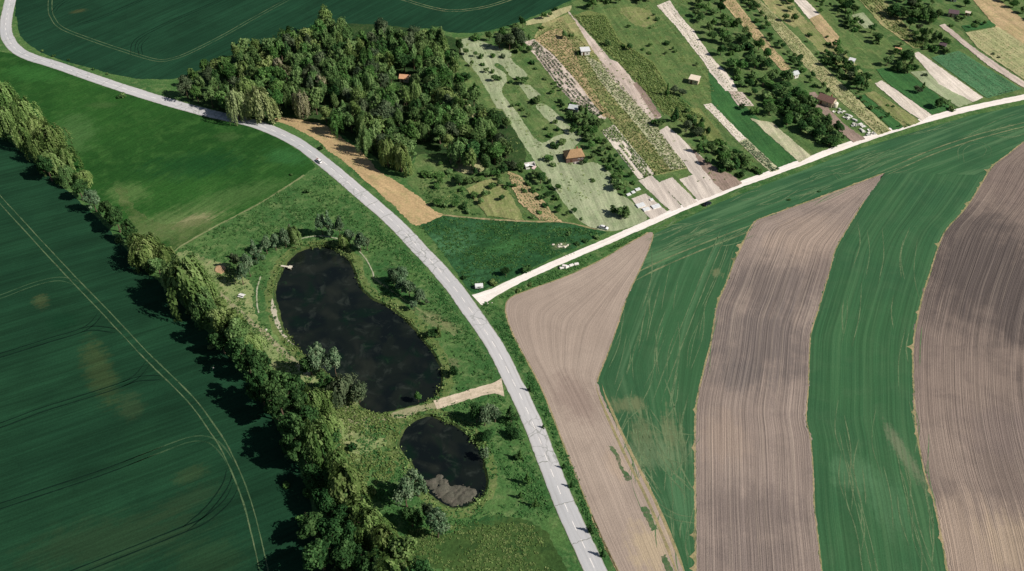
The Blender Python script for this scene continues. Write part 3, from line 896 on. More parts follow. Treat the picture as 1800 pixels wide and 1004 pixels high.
plot('rough', [(1030, 20), (1065, -20), (1160, -10), (1250, 115), (1300, 175), (1260, 190), (1240, 205), (1180, 155), (1090, 75)], 'rough green plot left of the pale planted strip')
plot('rough', [(1400, 0), (1480, -10), (1560, 70), (1600, 120), (1560, 140), (1480, 60)], 'bright grassy plot among the upper right gardens')
plot('green', [(1245, 122), (1262, 122), (1300, 178), (1350, 223), (1405, 286), (1368, 300), (1310, 242), (1252, 184)], 'deep green crop strip running down to the gravel road')
plot('brown', [(1090, 14), (1140, 18), (1155, 40), (1120, 45)], 'dry patch in the rough green plot near the top', jag=.8, smooth=True)
plot('rough', [(1440, 20), (1480, 30), (1530, 90), (1560, 125), (1520, 120), (1470, 70)], 'lighter grass between the orange bed and the dark trees', jag=.6)
plot('brown', [(1400, 45), (1425, 40), (1490, 100), (1535, 145), (1500, 140), (1440, 90)], 'olive strip left of the small orange bed', jag=.6)
plot('mix', [(1335, -5), (1385, -5), (1420, 40), (1395, 50), (1355, 20)], 'weedy mixed plot above the very long strip', jag=.5)
plot('lawn', [(808, 73), (832, 67), (860, 78), (895, 90), (901, 107), (927, 132), (902, 138), (885, 118), (874, 111), (870, 117), (888, 130), (890, 143), (881, 160), (895, 186), (872, 190), (850, 155), (832, 122), (817, 106)], 'pale mown lawn curling round green islands near the grove', 'lawn', True)
plot('lawn', [(884, 193), (902, 189), (945, 248), (975, 240), (992, 232), (962, 210), (942, 187), (960, 185), (1000, 220), (1022, 242), (1008, 262), (1015, 285), (1050, 287), (1078, 312), (1085, 340), (1105, 350), (1137, 385), (1070, 407), (1025, 392), (995, 362), (965, 317), (932, 272)], 'large pale mown lawn around the brown-roofed house', 'lawn', True)
plot('lawn', [(912, 147), (932, 150), (950, 167), (930, 175)], 'small pale lawn patch above the large lawn', 'lawn')
plot('rough', [(958, 118), (1000, 180), (1020, 225), (990, 190), (940, 140)], 'green garden strip beside the bean rows')
plot('pink', [(921, 73), (939, 69), (975, 98), (1010, 138), (1040, 174), (1066, 207), (1060, 213), (1030, 191), (1005, 180), (980, 150), (950, 110)], 'pink soil plot with broken dark bean rows')
plot('mix', [(938, 66), (955, 40), (1000, 24), (1040, 80), (1064, 110), (1108, 165), (1150, 215), (1208, 296), (1150, 310), (1080, 220), (1040, 172), (975, 98)], 'long mixed vegetable plot with orange and green rows')
plot('orange', [(940, 70), (960, 55), (985, 50), (1010, 85), (1020, 120), (1060, 190), (1085, 210), (1060, 205), (1010, 138), (975, 98)], 'orange weedy band in the long vegetable plot')
plot('pale', [(1025, 95), (1055, 110), (1106, 168), (1150, 215), (1206, 295), (1180, 300), (1120, 222), (1060, 150)], 'pale dotted vegetable band beside the bare path')
plot('pink', [(997, 17), (1005, 26), (1073, 104), (1090, 112), (1112, 140), (1163, 206), (1146, 213), (1107, 170), (1072, 135), (1058, 112), (1038, 82)], 'bare pink path between the vegetable plots')
plot('dusk', [(1113, 148), (1122, 143), (1163, 204), (1152, 208)], 'darker bare patch on the pink path')
plot('bare', [(1157, 231), (1173, 222), (1192, 237), (1217, 263), (1232, 276), (1252, 291), (1287, 308), (1305, 323), (1228, 354), (1194, 315), (1218, 308), (1200, 285)], 'bare smooth soil plot against the gravel road')
plot('dusk', [(1217, 263), (1232, 275), (1252, 291), (1290, 309), (1305, 323), (1270, 337), (1235, 298)], 'darker bare soil beside the dark bushes')
plot('bare', [(1122, 318), (1145, 308), (1200, 364), (1180, 372)], 'bare pale bed behind the cold frames')
plot('bare', [(1158, 321), (1182, 312), (1226, 356), (1203, 365)], 'second bare pale bed towards the gravel road')
plot('bare', [(1109, 350), (1135, 340), (1173, 372), (1145, 386)], 'bare pale bed under the white cold frames')
plot('white', [(1057, 230), (1080, 220), (1150, 306), (1123, 316)], 'pale bed of clear green and cream rows')
plot('yg', [(1008, 27), (1034, 19), (1065, 26), (1090, 72), (1150, 110), (1178, 158), (1215, 205), (1195, 214), (1165, 197), (1110, 134), (1060, 84)], 'yellow green row crop plot beside the bare path')
plot('yg', [(1180, 190), (1230, 190), (1262, 230), (1280, 262), (1250, 250), (1215, 225)], 'yellow green crop corner above the dark bushes')
plot('white', [(1154, 10), (1177, 1), (1200, 34), (1220, 55), (1250, 100), (1287, 140), (1297, 160), (1275, 160), (1250, 130), (1230, 100), (1187, 45)], 'long pale planted strip with pink seedlings')
plot('pink', [(1280, 161), (1305, 162), (1326, 187), (1298, 186)], 'short pale planted strip below the long one')
plot('white', [(1236, 184), (1250, 182), (1312, 244), (1299, 250)], 'narrow pale strip beside the deep green strip')
plot('pale', [(1299, 250), (1312, 244), (1334, 264), (1370, 299), (1354, 303), (1330, 280)], 'greyish green continuation of the narrow pale strip')
plot('pale', [(1320, 209), (1358, 216), (1426, 275), (1405, 286)], 'pale green tapered plot right of the deep green strip')
plot('orange', [(1255, -12), (1288, -6), (1350, 74), (1391, 121), (1375, 126), (1338, 84)], 'orange soil strip between two shrub bands')
plot('straw', [(1310, -10), (1330, -5), (1400, 64), (1450, 119), (1566, 230), (1544, 238), (1475, 176), (1407, 108), (1350, 38)], 'very long straw-coloured strip down to the gravel road')
plot('white', [(1394, 0), (1417, 1), (1441, 25), (1422, 34)], 'small white soil bed at the top')
plot('orange', [(1422, 34), (1441, 25), (1475, 65), (1471, 83), (1455, 76)], 'orange bed continuing below the small white bed')
plot('lawn', [(1496, 27), (1517, 22), (1538, 46), (1520, 51)], 'small pale lawn square in the upper right gardens', 'lawn')
plot('mix', [(1506, -4), (1547, -8), (1590, 42), (1628, 84), (1607, 86), (1550, 45)], 'lined vegetable plot in the upper right gardens')
plot('white', [(1537, 147), (1550, 142), (1638, 202), (1621, 212), (1590, 193)], 'white bare soil strip against the gravel road')
plot('brown', [(1520, 165), (1536, 160), (1618, 214), (1590, 226)], 'olive grass strip below the white bare strip')
plot('green', [(1505, 170), (1520, 167), (1590, 224), (1570, 230)], 'dark green strip beside the long straw strip')
plot('green', [(1540, 122), (1585, 118), (1677, 192), (1637, 202), (1556, 144)], 'dark green plot between two white strips')
plot('lawn', [(1600, 127), (1636, 124), (1709, 181), (1685, 189), (1627, 152)], 'grey green mown plot beside the white strip', 'lawn')
plot('white', [(1604, 95), (1615, 92), (1728, 172), (1710, 180), (1650, 148)], 'long white bare strip left of the lined crop square')
plot('crop', [(1637, 102), (1686, 90), (1796, 157), (1735, 173)], 'smooth green crop square against the gravel road')
plot('pink', [(1650, 45), (1660, 42), (1720, 91), (1745, 107), (1800, 144), (1830, 165), (1800, 155), (1740, 118)], 'pinkish path right of the green crop square')
plot('orange', [(1700, -12), (1750, -5), (1800, 36), (1880, 90), (1880, 130), (1800, 78), (1750, 48)], 'tan stubble plot in the top right corner')
plot('straw', [(1697, 58), (1755, 48), (1800, 78), (1880, 130), (1880, 165), (1812, 148), (1720, 86)], 'straw and green plot below the tan stubble')
plot('green', [(1690, 46), (1738, 37), (1752, 46), (1698, 56)], 'small dark green bed above the straw plot')
plot('dusk', [(1414, 165), (1432, 162), (1457, 192), (1482, 217), (1521, 245), (1501, 251), (1450, 211)], 'dull pink path beside the heap of white crates')
plot('brown', [(820, 333), (845, 320), (875, 312), (900, 345), (921, 388), (856, 381)], 'olive brown orchard plot at the bottom of the gardens', jag=.4)
plot('orange', [(892, 302), (915, 312), (950, 350), (988, 392), (950, 388), (912, 356), (900, 330)], 'orange bean plot beside the orchard plot', jag=.5)
plot('straw', [(925, 38), (960, 26), (985, 16), (1005, 10), (1002, 20), (960, 40), (925, 45)], 'tan strip along the edge of the upper dark field')
plot('straw', [(790, 275), (815, 260), (850, 295), (830, 305), (800, 300)], 'dry clearing at the lower grove edge', smooth=True, jag=.4)
plot('straw', [(740, 190), (795, 195), (800, 202), (745, 200)], 'dry track inside the grove', smooth=True)
plot('straw', [(818, 175), (825, 182), (850, 225), (862, 240), (855, 240), (838, 215), (815, 185)], 'dry track along the right edge of the grove', smooth=True)
plot('rough', [(795, 100), (830, 120), (875, 195), (860, 205), (830, 175), (800, 150)], 'grassy slope between the grove and the pale lawn', smooth=True)

# ------------------------------------------------------------------ leaf geometry
def leaf_mesh(name, C, N, S, T, aspect=1.0, up=None):
    """C centres, N normals, S half sizes, T tints -> one quad per leaf spray"""
    C, N, S = np.array(C, float), np.array(N, float), np.array(S, float)
    n = len(C)
    N /= np.linalg.norm(N, axis=1, keepdims=True) + 1e-9
    r = np.random.RandomState(n)
    ref = r.randn(n, 3) if up is None else np.array(up, float) + r.randn(n, 3) * .18
    A = np.cross(N, ref)
    A /= np.linalg.norm(A, axis=1, keepdims=True) + 1e-9
    Bv = np.cross(A, N)
    a = A * S[:, None]
    b = Bv * (S * aspect)[:, None]
    V = np.stack([C - a * .75 - b, C + a - b * .55, C + a * .7 + b, C - a + b * .6], 1).reshape(-1, 3)
    me = bpy.data.meshes.new(name)
    me.vertices.add(4 * n)
    me.vertices.foreach_set('co', V.astype(np.float32).ravel())
    me.loops.add(4 * n)
    me.loops.foreach_set('vertex_index', np.arange(4 * n, dtype=np.int32))
    me.polygons.add(n)
    me.polygons.foreach_set('loop_start', np.arange(0, 4 * n, 4, dtype=np.int32))
    me.update(calc_edges=True)
    at = me.attributes.new('tint', 'FLOAT', 'FACE')
    at.data.foreach_set('value', np.clip(np.array(T, np.float32), 0, 1))
    return me


def crown_round(seed, nc=56, per=66, base=.2, rc_=1.15, shape='round'):
    """reference tree: 10 m high, 4 m radius"""
    r = np.random.RandomState(seed)
    C, N, S, T = [], [], [], []
    zc_, rz = 10 * (base + 1) / 2, 10 * (1 - base) / 2
    lob = r.rand(8) * .85 + .45
    lean = r.randn(2) * .09
    for k in range(nc):
        while True:
            d = r.randn(3)
            d /= np.linalg.norm(d)
            if d[2] > -.75:
                break
        ang = math.atan2(d[1], d[0]) % (2 * math.pi) / (2 * math.pi) * 8
        lf = lob[int(ang) % 8] * (1 - ang % 1) + lob[(int(ang) + 1) % 8] * (ang % 1)
        q = r.uniform(.5, 1.0) * lf
        if shape == 'cone':
            h = r.rand() ** .8
            c = np.array([d[0] * 3.4 * (1 - h) * q, d[1] * 3.4 * (1 - h) * q, 10 * base + h * 10 * (1 - base) * .95])
            cr = rc_ * (.45 + .7 * (1 - h))
        else:
            c = np.array([d[0] * 3.2 * q, d[1] * 3.2 * q, zc_ + d[2] * (rz - .7) * q])
            c[2] += r.choice([0, 0, 0, r.uniform(-.7, .35)])
            c[:2] += lean * (c[2] - 3)
            if shape == 'tall':
                c[0] *= 1 - .45 * max(0, (c[2] - 5) / 5)
                c[1] *= 1 - .45 * max(0, (c[2] - 5) / 5)
            cr = rc_ * r.choice([r.uniform(.45, .8), r.uniform(.8, 1.45)])
        ct = r.rand()
        for j in range(per):
            e = r.randn(3)
            e /= np.linalg.norm(e)
            e[2] = e[2] * .8 + .08
            C.append(c + e * cr * r.uniform(.55, 1.05))
            N.append(e + r.randn(3) * .45 + np.array([0, 0, .25]))
            S.append(r.uniform(.13, .31))
            T.append(.62 * ct + .38 * r.rand())
    return leaf_mesh('crown', C, N, S, T)


def crown_willow(seed, nb=36, per=13):
    r = np.random.RandomState(seed)
    C, N, S, T, U = [], [], [], [], []
    for b in range(nb):
        a0 = r.rand() * 2 * math.pi
        rad0 = math.sqrt(r.rand()) * 3.7 * (1 + .32 * math.sin(2 * a0 + seed) + .18 * math.sin(5 * a0))
        bt = r.rand()
        top0 = 9.4 - .27 * rad0 ** 1.6 + r.uniform(-2.2, 1.0)
        low0 = min(top0 - 2.4, r.uniform(.3, 4.6) + max(0, 3.6 - rad0) * .6)
        for s in range(per):
            a = a0 + r.randn() * .12
            rad = rad0 + r.randn() * .28
            top = top0 + r.randn() * .3
            low = low0 + r.randn() * .6
            k = max(4, int((top - low) / .62))
            for i in range(k):
                t = i / (k - 1)
                rr = rad + .75 * math.sin(min(1, t * 1.6) * math.pi / 2)
                C.append((rr * math.cos(a) + r.randn() * .12, rr * math.sin(a) + r.randn() * .12, top - (top - low) * t ** 1.15))
                N.append((math.cos(a) + r.randn() * .4, math.sin(a) + r.randn() * .4, .35 + .5 * (1 - t) + r.randn() * .25))
                S.append(r.uniform(.11, .22))
                T.append(.65 * bt + .35 * r.rand())
                U.append((0, 0, 1))
    for i in range(170):      # rounded head over the hanging strands
        d = r.randn(3)
        d /= np.linalg.norm(d)
        d[2] = abs(d[2])
        C.append(np.array([d[0] * 2.6, d[1] * 2.6, 6.6 + d[2] * 2.2]) * r.uniform(.7, 1.06))
        N.append(d + r.randn(3) * .4)
        S.append(r.uniform(.2, .38))
        T.append(.3 + .6 * r.rand())
        U.append((0, 0, 1))
    return leaf_mesh('crown', C, N, S, T, 1.9, U)


def crown_bush(seed, n=520, clumps=16):
    """reference bush: 2 m high, 1.5 m radius"""
    r = np.random.RandomState(seed)
    C, N, S, T = [], [], [], []
    for k in range(clumps):
        a, q = r.rand() * 6.283, math.sqrt(r.rand())
        c = np.array([math.cos(a) * 1.05 * q, math.sin(a) * 1.05 * q, r.uniform(.35, 1.45 - .5 * q)])
        ct = r.rand()
        cr = r.uniform(.35, .62)
        for j in range(n // clumps):
            e = r.randn(3)
            e /= np.linalg.norm(e)
            p = c + e * cr * r.uniform(.6, 1.05)
            p[2] = max(p[2], .05)
            C.append(p)
            N.append(e + r.randn(3) * .4 + np.array([0, 0, .3]))
            S.append(r.uniform(.12, .24))
            T.append(.55 * ct + .45 * r.rand())
    return leaf_mesh('foliage', C, N, S, T)


def tube(v, f, pts, rads, k=6):
    b = len(v)
    pts = [Vector(p) for p in pts]
    for i, p in enumerate(pts):
        d = (pts[min(i + 1, len(pts) - 1)] - pts[max(i - 1, 0)]).normalized()
        x = d.cross(Vector((.3, .9, .2))).normalized()
        y = d.cross(x)
        for j in range(k):
            a = 2 * math.pi * j / k
            v.append(p + (x * math.cos(a) + y * math.sin(a)) * rads[i])
    for i in range(len(pts) - 1):
        for j in range(k):
            f.append((b + i * k + j, b + i * k + (j + 1) % k, b + (i + 1) * k + (j + 1) % k, b + (i + 1) * k + j))
    f.append(tuple(b + (len(pts) - 1) * k + j for j in range(k)))


def trunk_mesh(seed, top=7.5, thick=.28):
    r = random.Random(seed)
    v, f = [], []
    x = y = 0
    pts, rads = [(0, 0, -.1)], [thick * 1.35]
    for i in range(1, 6):
        x += r.uniform(-.15, .15)
        y += r.uniform(-.15, .15)
        pts.append((x, y, top * i / 5))
        rads.append(thick * (1 - .16 * i))
    tube(v, f, pts, rads, 7)
    for i in range(6):
        j = r.choice([2, 3, 4])
        p = Vector(pts[j])
        a = r.uniform(0, 6.28)
        l = r.uniform(1.6, 2.8)
        q = p + Vector((math.cos(a) * l * .5, math.sin(a) * l * .5, l * .45))
        e = p + Vector((math.cos(a) * l, math.sin(a) * l, l * .75))
        tube(v, f, [p, q, e], [rads[j] * .6, rads[j] * .4, rads[j] * .15], 5)
    return mesh('trunk', v, f, None, True)


CROWN = {'round': [crown_round(11), crown_round(12, 50, 70, .15), crown_round(13, 62, 60, .22, 1.0), crown_round(14, 44, 74, .12, 1.3)],
         'tall': [crown_round(21, 46, 70, .12, 1.2, 'tall'), crown_round(22, 42, 74, .1, 1.25, 'tall'), crown_round(23, 50, 66, .14, 1.1, 'tall')],
         'cone': [crown_round(31, 44, 58, .06, 1.1, 'cone'), crown_round(32, 44, 58, .08, 1.0, 'cone')],
         'willow': [crown_willow(41), crown_willow(42, 32, 15), crown_willow(43, 42, 12)],
         'bush': [crown_bush(51), crown_bush(52), crown_bush(53)]}
TRUNK = {'round': trunk_mesh(1), 'tall': trunk_mesh(2, 8.0, .24), 'cone': trunk_mesh(3, 8.5, .22), 'willow': trunk_mesh(4, 7.8, .4)}
BARK = plain('bark', lin(92, 78, 62), .9, .25, 3)
LEAF = {'mid': leaf_mat('leaves mid green', lin(72, 100, 58), lin(106, 135, 78), lin(142, 166, 108)),
        'dark': leaf_mat('leaves dark green', lin(42, 70, 39), lin(64, 97, 54), lin(94, 126, 74)),
        'bright': leaf_mat('leaves bright green', lin(60, 94, 48), lin(90, 128, 66), lin(124, 154, 92)),
        'olive': leaf_mat('leaves olive green', lin(84, 108, 56), lin(122, 144, 82), lin(160, 176, 114)),
        'pale': leaf_mat('leaves pale yellow green', lin(108, 124, 74), lin(144, 156, 104), lin(180, 188, 138)),
        'silver': leaf_mat('leaves silver green', lin(66, 92, 62), lin(102, 128, 94), lin(148, 166, 130)),
        'grey': leaf_mat('leaves grey green', lin(60, 76, 54), lin(90, 106, 76), lin(126, 138, 104)),
        'willow': leaf_mat('leaves willow green', lin(70, 94, 48), lin(104, 130, 70), lin(146, 164, 102)),
        'turf': leaf_mat('grass blades', lin(46, 80, 40), lin(66, 102, 54), lin(98, 126, 74), .1),
        'dryturf': leaf_mat('dry grass blades', lin(78, 102, 52), lin(104, 126, 70), lin(140, 152, 96), .1),
        'cream': leaf_mat('leaves with cream blossom', lin(86, 100, 58), lin(156, 154, 116), lin(204, 196, 166))}
CWORD = {'mid': 'mid green', 'dark': 'dark green', 'bright': 'bright green', 'olive': 'olive green', 'willow': 'dull olive green', 'pale': 'pale yellow-green', 'silver': 'silver green', 'grey': 'grey green', 'cream': 'cream-blossomed'}
for m in TRUNK.values():
    m.materials.append(BARK)
for l in CROWN.values():
    for m in l:
        m.materials.append(LEAF['mid'])

plants = []
_first = {}


def tree(px, py, h, r, shape, colr, group, label=None, xy=None):
    x, y = xy or P(px, py)
    kind = {'willow': 'willow_tree', 'cone': 'conical_tree', 'bush': 'bush', 'tall': 'upright_tree'}.get(shape, 'broadleaf_tree' if h > 5 else 'small_tree')
    sx = r / 4 if shape != 'bush' else r / 1.5
    sz = h / 10 if shape != 'bush' else h / 2.0
    rot = rng.uniform(0, 6.28)
    cm = rng.choice(CROWN[shape])
    if shape == 'bush':
        o = bpy.data.objects.new(kind, cm)
        col.objects.link(o)
        c = o
    else:
        o = bpy.data.objects.new(kind, None)
        col.objects.link(o)
        c = bpy.data.objects.new('crown', cm)
        col.objects.link(c)
        c.parent = o
        t = bpy.data.objects.new('trunk', TRUNK[shape])
        col.objects.link(t)
        t.parent = o
    c.material_slots[0].link = 'OBJECT'
    c.material_slots[0].material = LEAF[colr]
    o.location = (x, y, 0)
    o.rotation_euler = (0, 0, rot)
    o.scale = (sx * rng.uniform(.78, 1.22), sx * rng.uniform(.78, 1.22), sz)
    o['category'] = 'bush' if shape == 'bush' else 'tree'
    o['group'] = group
    if label:
        o['label'] = label
    plants.append((o, x, y, h, shape, colr, label))
    return o


# ------------------------------------------------------------------ grove beside the main road
GROVE = outline([(328, 172), (345, 145), (400, 125), (450, 100), (520, 85), (580, 68), (620, 78), (655, 84), (680, 72), (715, 88), (745, 78), (790, 95), (800, 120), (815, 160), (850, 210), (870, 240), (895, 285), (870, 302), (830, 312), (800, 285), (770, 262), (735, 262), (712, 292), (690, 285), (650, 255), (610, 235), (560, 212), (500, 205), (460, 205), (400, 198), (350, 185)], False, 0, 3)
fixed = [(422, 212, 19, 6.4, 'willow', 'pale', 'pale weeping willow, left one of the pair over the road bend'),
         (460, 213, 20, 6.8, 'willow', 'pale', 'tall pale weeping willow, right one of the pair over the road bend'),
         (440, 188, 18, 5, 'willow', 'olive', 'olive weeping willow just behind the pale pair'),
         (534, 207, 16, 4.8, 'willow', 'cream', 'grey cream drooping tree above the dry strip'),
         (570, 170, 14, 4, 'round', 'cream', 'cream-blossomed tree behind the drooping grey one'),
         (490, 135, 13, 4, 'round', 'cream', 'cream-blossomed tree highest in the left part of the grove'),
         (505, 145, 12, 3.5, 'round', 'cream', 'smaller cream-blossomed tree just below the highest one'),
         (592, 236, 13, 3.6, 'willow', 'bright', 'bright green drooping tree at the head of the dry strip'),
         (648, 268, 15, 4.4, 'willow', 'mid', 'mid green drooping tree overhanging the dry strip'),
         (683, 292, 16, 4.8, 'willow', 'olive', 'olive drooping tree near the lower corner of the grove'),
         (706, 302, 16, 4.8, 'willow', 'olive', 'outermost olive drooping tree at the lower grove corner'),
         (575, 62, 20, 6, 'tall', 'olive', 'tallest olive tree at the back edge of the grove'),
         (672, 78, 19, 6, 'tall', 'grey', 'tall grey green tree peaking at the back edge of the grove'),
         (730, 84, 15, 6, 'tall', 'grey', 'broad grey green tree at the back right of the grove'),
         (600, 80, 18, 6, 'tall', 'mid', 'tall mid green tree beside the tallest olive one')]
spots = []
for a in fixed:
    tree(*a[:6], 'trees of the grove', a[6])
    spots.append(P(a[0], a[1]))
HUT1 = P(712, 141)
mn, mx = GROVE.min(0), GROVE.max(0)
GAPS = [(*P(a, b), c) for a, b, c in [(772, 200, 6), (815, 272, 7), (742, 258, 5), (800, 150, 5), (836, 205, 5), (690, 190, 4.5), (600, 190, 4)]]
tries = n = 0
while tries < 14000 and n < 250:
    tries += 1
    p = (rng.uniform(mn[0], mx[0]), rng.uniform(mn[1], mx[1]))
    if not inside(p, GROVE):
        continue
    if math.hypot(p[0] - HUT1[0], (p[1] - HUT1[1])) < 7 or (abs(p[0] - HUT1[0]) < 6.5 and -24 < p[1] - HUT1[1] < 0):
        continue
    if any((p[0] - q[0]) ** 2 + (p[1] - q[1]) ** 2 < 5.9 ** 2 for q in spots):
        continue
    if any(math.hypot(p[0] - g[0], p[1] - g[1]) < g[2] for g in GAPS):
        continue
    if (p[0] - mn[0]) / (mx[0] - mn[0]) > .68 and rng.random() < .5:
        continue
    spots.append(p)
    n += 1
    # the trees are taller at the back, lower towards the gardens
    far = (p[1] - mn[1]) / (mx[1] - mn[1])
    right = (p[0] - mn[0]) / (mx[0] - mn[0])
    h = rng.uniform(10, 15.5) * (1.0 - .3 * max(0, right - .6)) + 2 * far
    s = rng.choices(['round', 'tall', 'willow'], [.5, .35, .15])[0]
    c = rng.choices(['mid', 'dark', 'bright', 'olive', 'grey'], [.46, .06, .2, .18, .1])[0]
    tree(0, 0, h, rng.choice([rng.uniform(2.8, 4.2), rng.uniform(4, 6.2)]), s, c, 'trees of the grove', '%s %s packed inside the dense grove' % (CWORD[c], {'round': 'rounded tree', 'tall': 'upright tree', 'willow': 'drooping tree'}[s]), xy=p)

for k in range(9):
    tree(0, 0, rng.uniform(2, 3.4), rng.uniform(1.6, 2.6), 'bush', rng.choice(['mid', 'dark', 'bright']), 'bushes before the grove hut', 'leafy bush in the small clearing below the orange-roofed grove hut', xy=(HUT1[0] + rng.uniform(-5, 5), HUT1[1] - rng.uniform(6, 23)))

# ------------------------------------------------------------------ hedgerow along the dark wheat field
hedge = [(-75, 185, 15, 5.5, 'willow', 'olive'), (-40, 200, 16, 5.5, 'willow', 'olive'), (-5, 218, 16, 5.5, 'willow', 'olive'), (24, 236, 17, 5.6, 'willow', 'olive'), (46, 258, 15, 5.2, 'willow', 'olive'),
         (72, 282, 14, 5, 'willow', 'olive'), (98, 302, 12, 4.6, 'willow', 'olive'), (122, 322, 11, 4.2, 'willow', 'mid'), (92, 318, 12, 4.5, 'round', 'dark'),
         (146, 352, 11, 4.2, 'round', 'dark'), (170, 372, 12, 4.0, 'tall', 'silver'), (192, 388, 13, 4.6, 'round', 'dark'), (212, 408, 14, 5, 'round', 'dark'),
         (232, 428, 14, 5, 'tall', 'dark'), (246, 446, 12, 4.2, 'willow', 'olive'), (262, 468, 13, 4.4, 'willow', 'olive'), (282, 482, 11, 4, 'round', 'mid'),
         (312, 508, 15, 5, 'willow', 'mid'), (342, 540, 17, 5.6, 'willow', 'olive'), (362, 562, 16, 5, 'willow', 'mid'), (384, 586, 15, 5, 'round', 'olive'), (406, 606, 14, 5, 'round', 'olive'),
         (426, 626, 13, 4.5, 'round', 'mid'), (396, 622, 12, 4.2, 'round', 'dark'), (440, 655, 13, 4.6, 'round', 'dark'), (462, 672, 13, 4.6, 'round', 'dark'), (488, 690, 13, 4.6, 'tall', 'dark'), (466, 712, 14, 5, 'round', 'dark'),
         (512, 705, 12, 4, 'round', 'mid'), (500, 742, 14, 5, 'round', 'dark'), (530, 728, 13, 4.5, 'tall', 'mid'), (552, 722, 11, 3.6, 'willow', 'olive'), (576, 716, 9, 3.2, 'willow', 'olive'),
         (520, 780, 14, 5, 'round', 'dark'), (550, 765, 14, 4.6, 'tall', 'dark'), (575, 760, 11, 3.6, 'willow', 'olive'), (540, 815, 13, 4.6, 'round', 'dark'), (568, 812, 14, 4.6, 'willow', 'olive'), (594, 832, 12, 4, 'willow', 'olive'),
         (556, 858, 12, 4.2, 'round', 'dark'), (590, 868, 13, 4.4, 'tall', 'mid'), (616, 880, 13, 4.2, 'willow', 'olive'), (576, 905, 12, 4.4, 'round', 'dark'), (606, 925, 12, 4.2, 'tall', 'mid'), (634, 920, 13, 4.2, 'willow', 'olive'),
         (556, 945, 14, 5.2, 'round', 'dark'), (590, 960, 13, 4.8, 'round', 'dark'), (624, 965, 11, 4, 'tall', 'mid'), (652, 950, 10, 3.6, 'willow', 'olive'), (680, 975, 12, 4.4, 'willow', 'olive'),
         (706, 1000, 12, 4.6, 'round', 'olive'), (570, 1000, 14, 5.5, 'round', 'dark'), (612, 1012, 14, 5, 'round', 'dark'), (655, 1015, 12, 4.6, 'willow', 'mid'), (690, 1035, 13, 5, 'willow', 'olive'), (590, 1060, 14, 5.5, 'round', 'dark'), (640, 1070, 14, 5, 'round', 'dark'), (740, 1045, 12, 4.5, 'round', 'mid')]
hedge += [(20, 208, 15, 5.5, 'willow', 'olive'), (52, 226, 15, 5.4, 'willow', 'olive'), (74, 250, 14, 5.2, 'willow', 'olive'), (100, 272, 13, 5, 'willow', 'olive'), (124, 296, 11, 4.6, 'willow', 'olive'), (150, 324, 8, 3.6, 'willow', 'olive'), (270, 446, 9, 4, 'willow', 'olive'), (292, 466, 10, 4.4, 'willow', 'olive'), (366, 528, 12, 4.8, 'willow', 'olive'), (390, 556, 11, 4.6, 'round', 'olive'), (420, 592, 10, 4.2, 'round', 'olive'), (444, 622, 8, 3.4, 'willow', 'olive')]
hedge = [(a[0], a[1], a[2], a[3], a[4], ('willow' if a[5] == 'olive' and (i % 3 or a[1] > 640) else 'dark' if a[5] == 'mid' and a[1] > 640 else a[5])) for i, a in enumerate(hedge)]
hedge.sort(key=lambda a: a[1])
for a in hedge:
    k = rng.choice([rng.uniform(.9, 1.1), rng.uniform(1.1, 1.6)])
    tree(a[0], a[1], a[2] * k, a[3] * (.55 + .5 * k), a[4], a[5], 'trees of the hedgerow')
HB = outline([(80, 300), (110, 315), (260, 455), (330, 500), (430, 620), (560, 700), (640, 800), (690, 940), (700, 1010), (560, 1010), (500, 850), (440, 690), (300, 540), (200, 420)], False, 0, 3)
mn, mx = HB.min(0), HB.max(0)
k = 0
while k < 70:
    p = (rng.uniform(mn[0], mx[0]), rng.uniform(mn[1], mx[1]))
    if inside(p, HB):
        k += 1
        c = rng.choice(['dark', 'mid', 'olive', 'bright'])
        tree(0, 0, rng.uniform(1.5, 4), rng.uniform(1.4, 2.6), 'bush', c, 'undergrowth bushes of the hedgerow', '%s undergrowth bush beneath the hedgerow trees' % CWORD[c], xy=p)

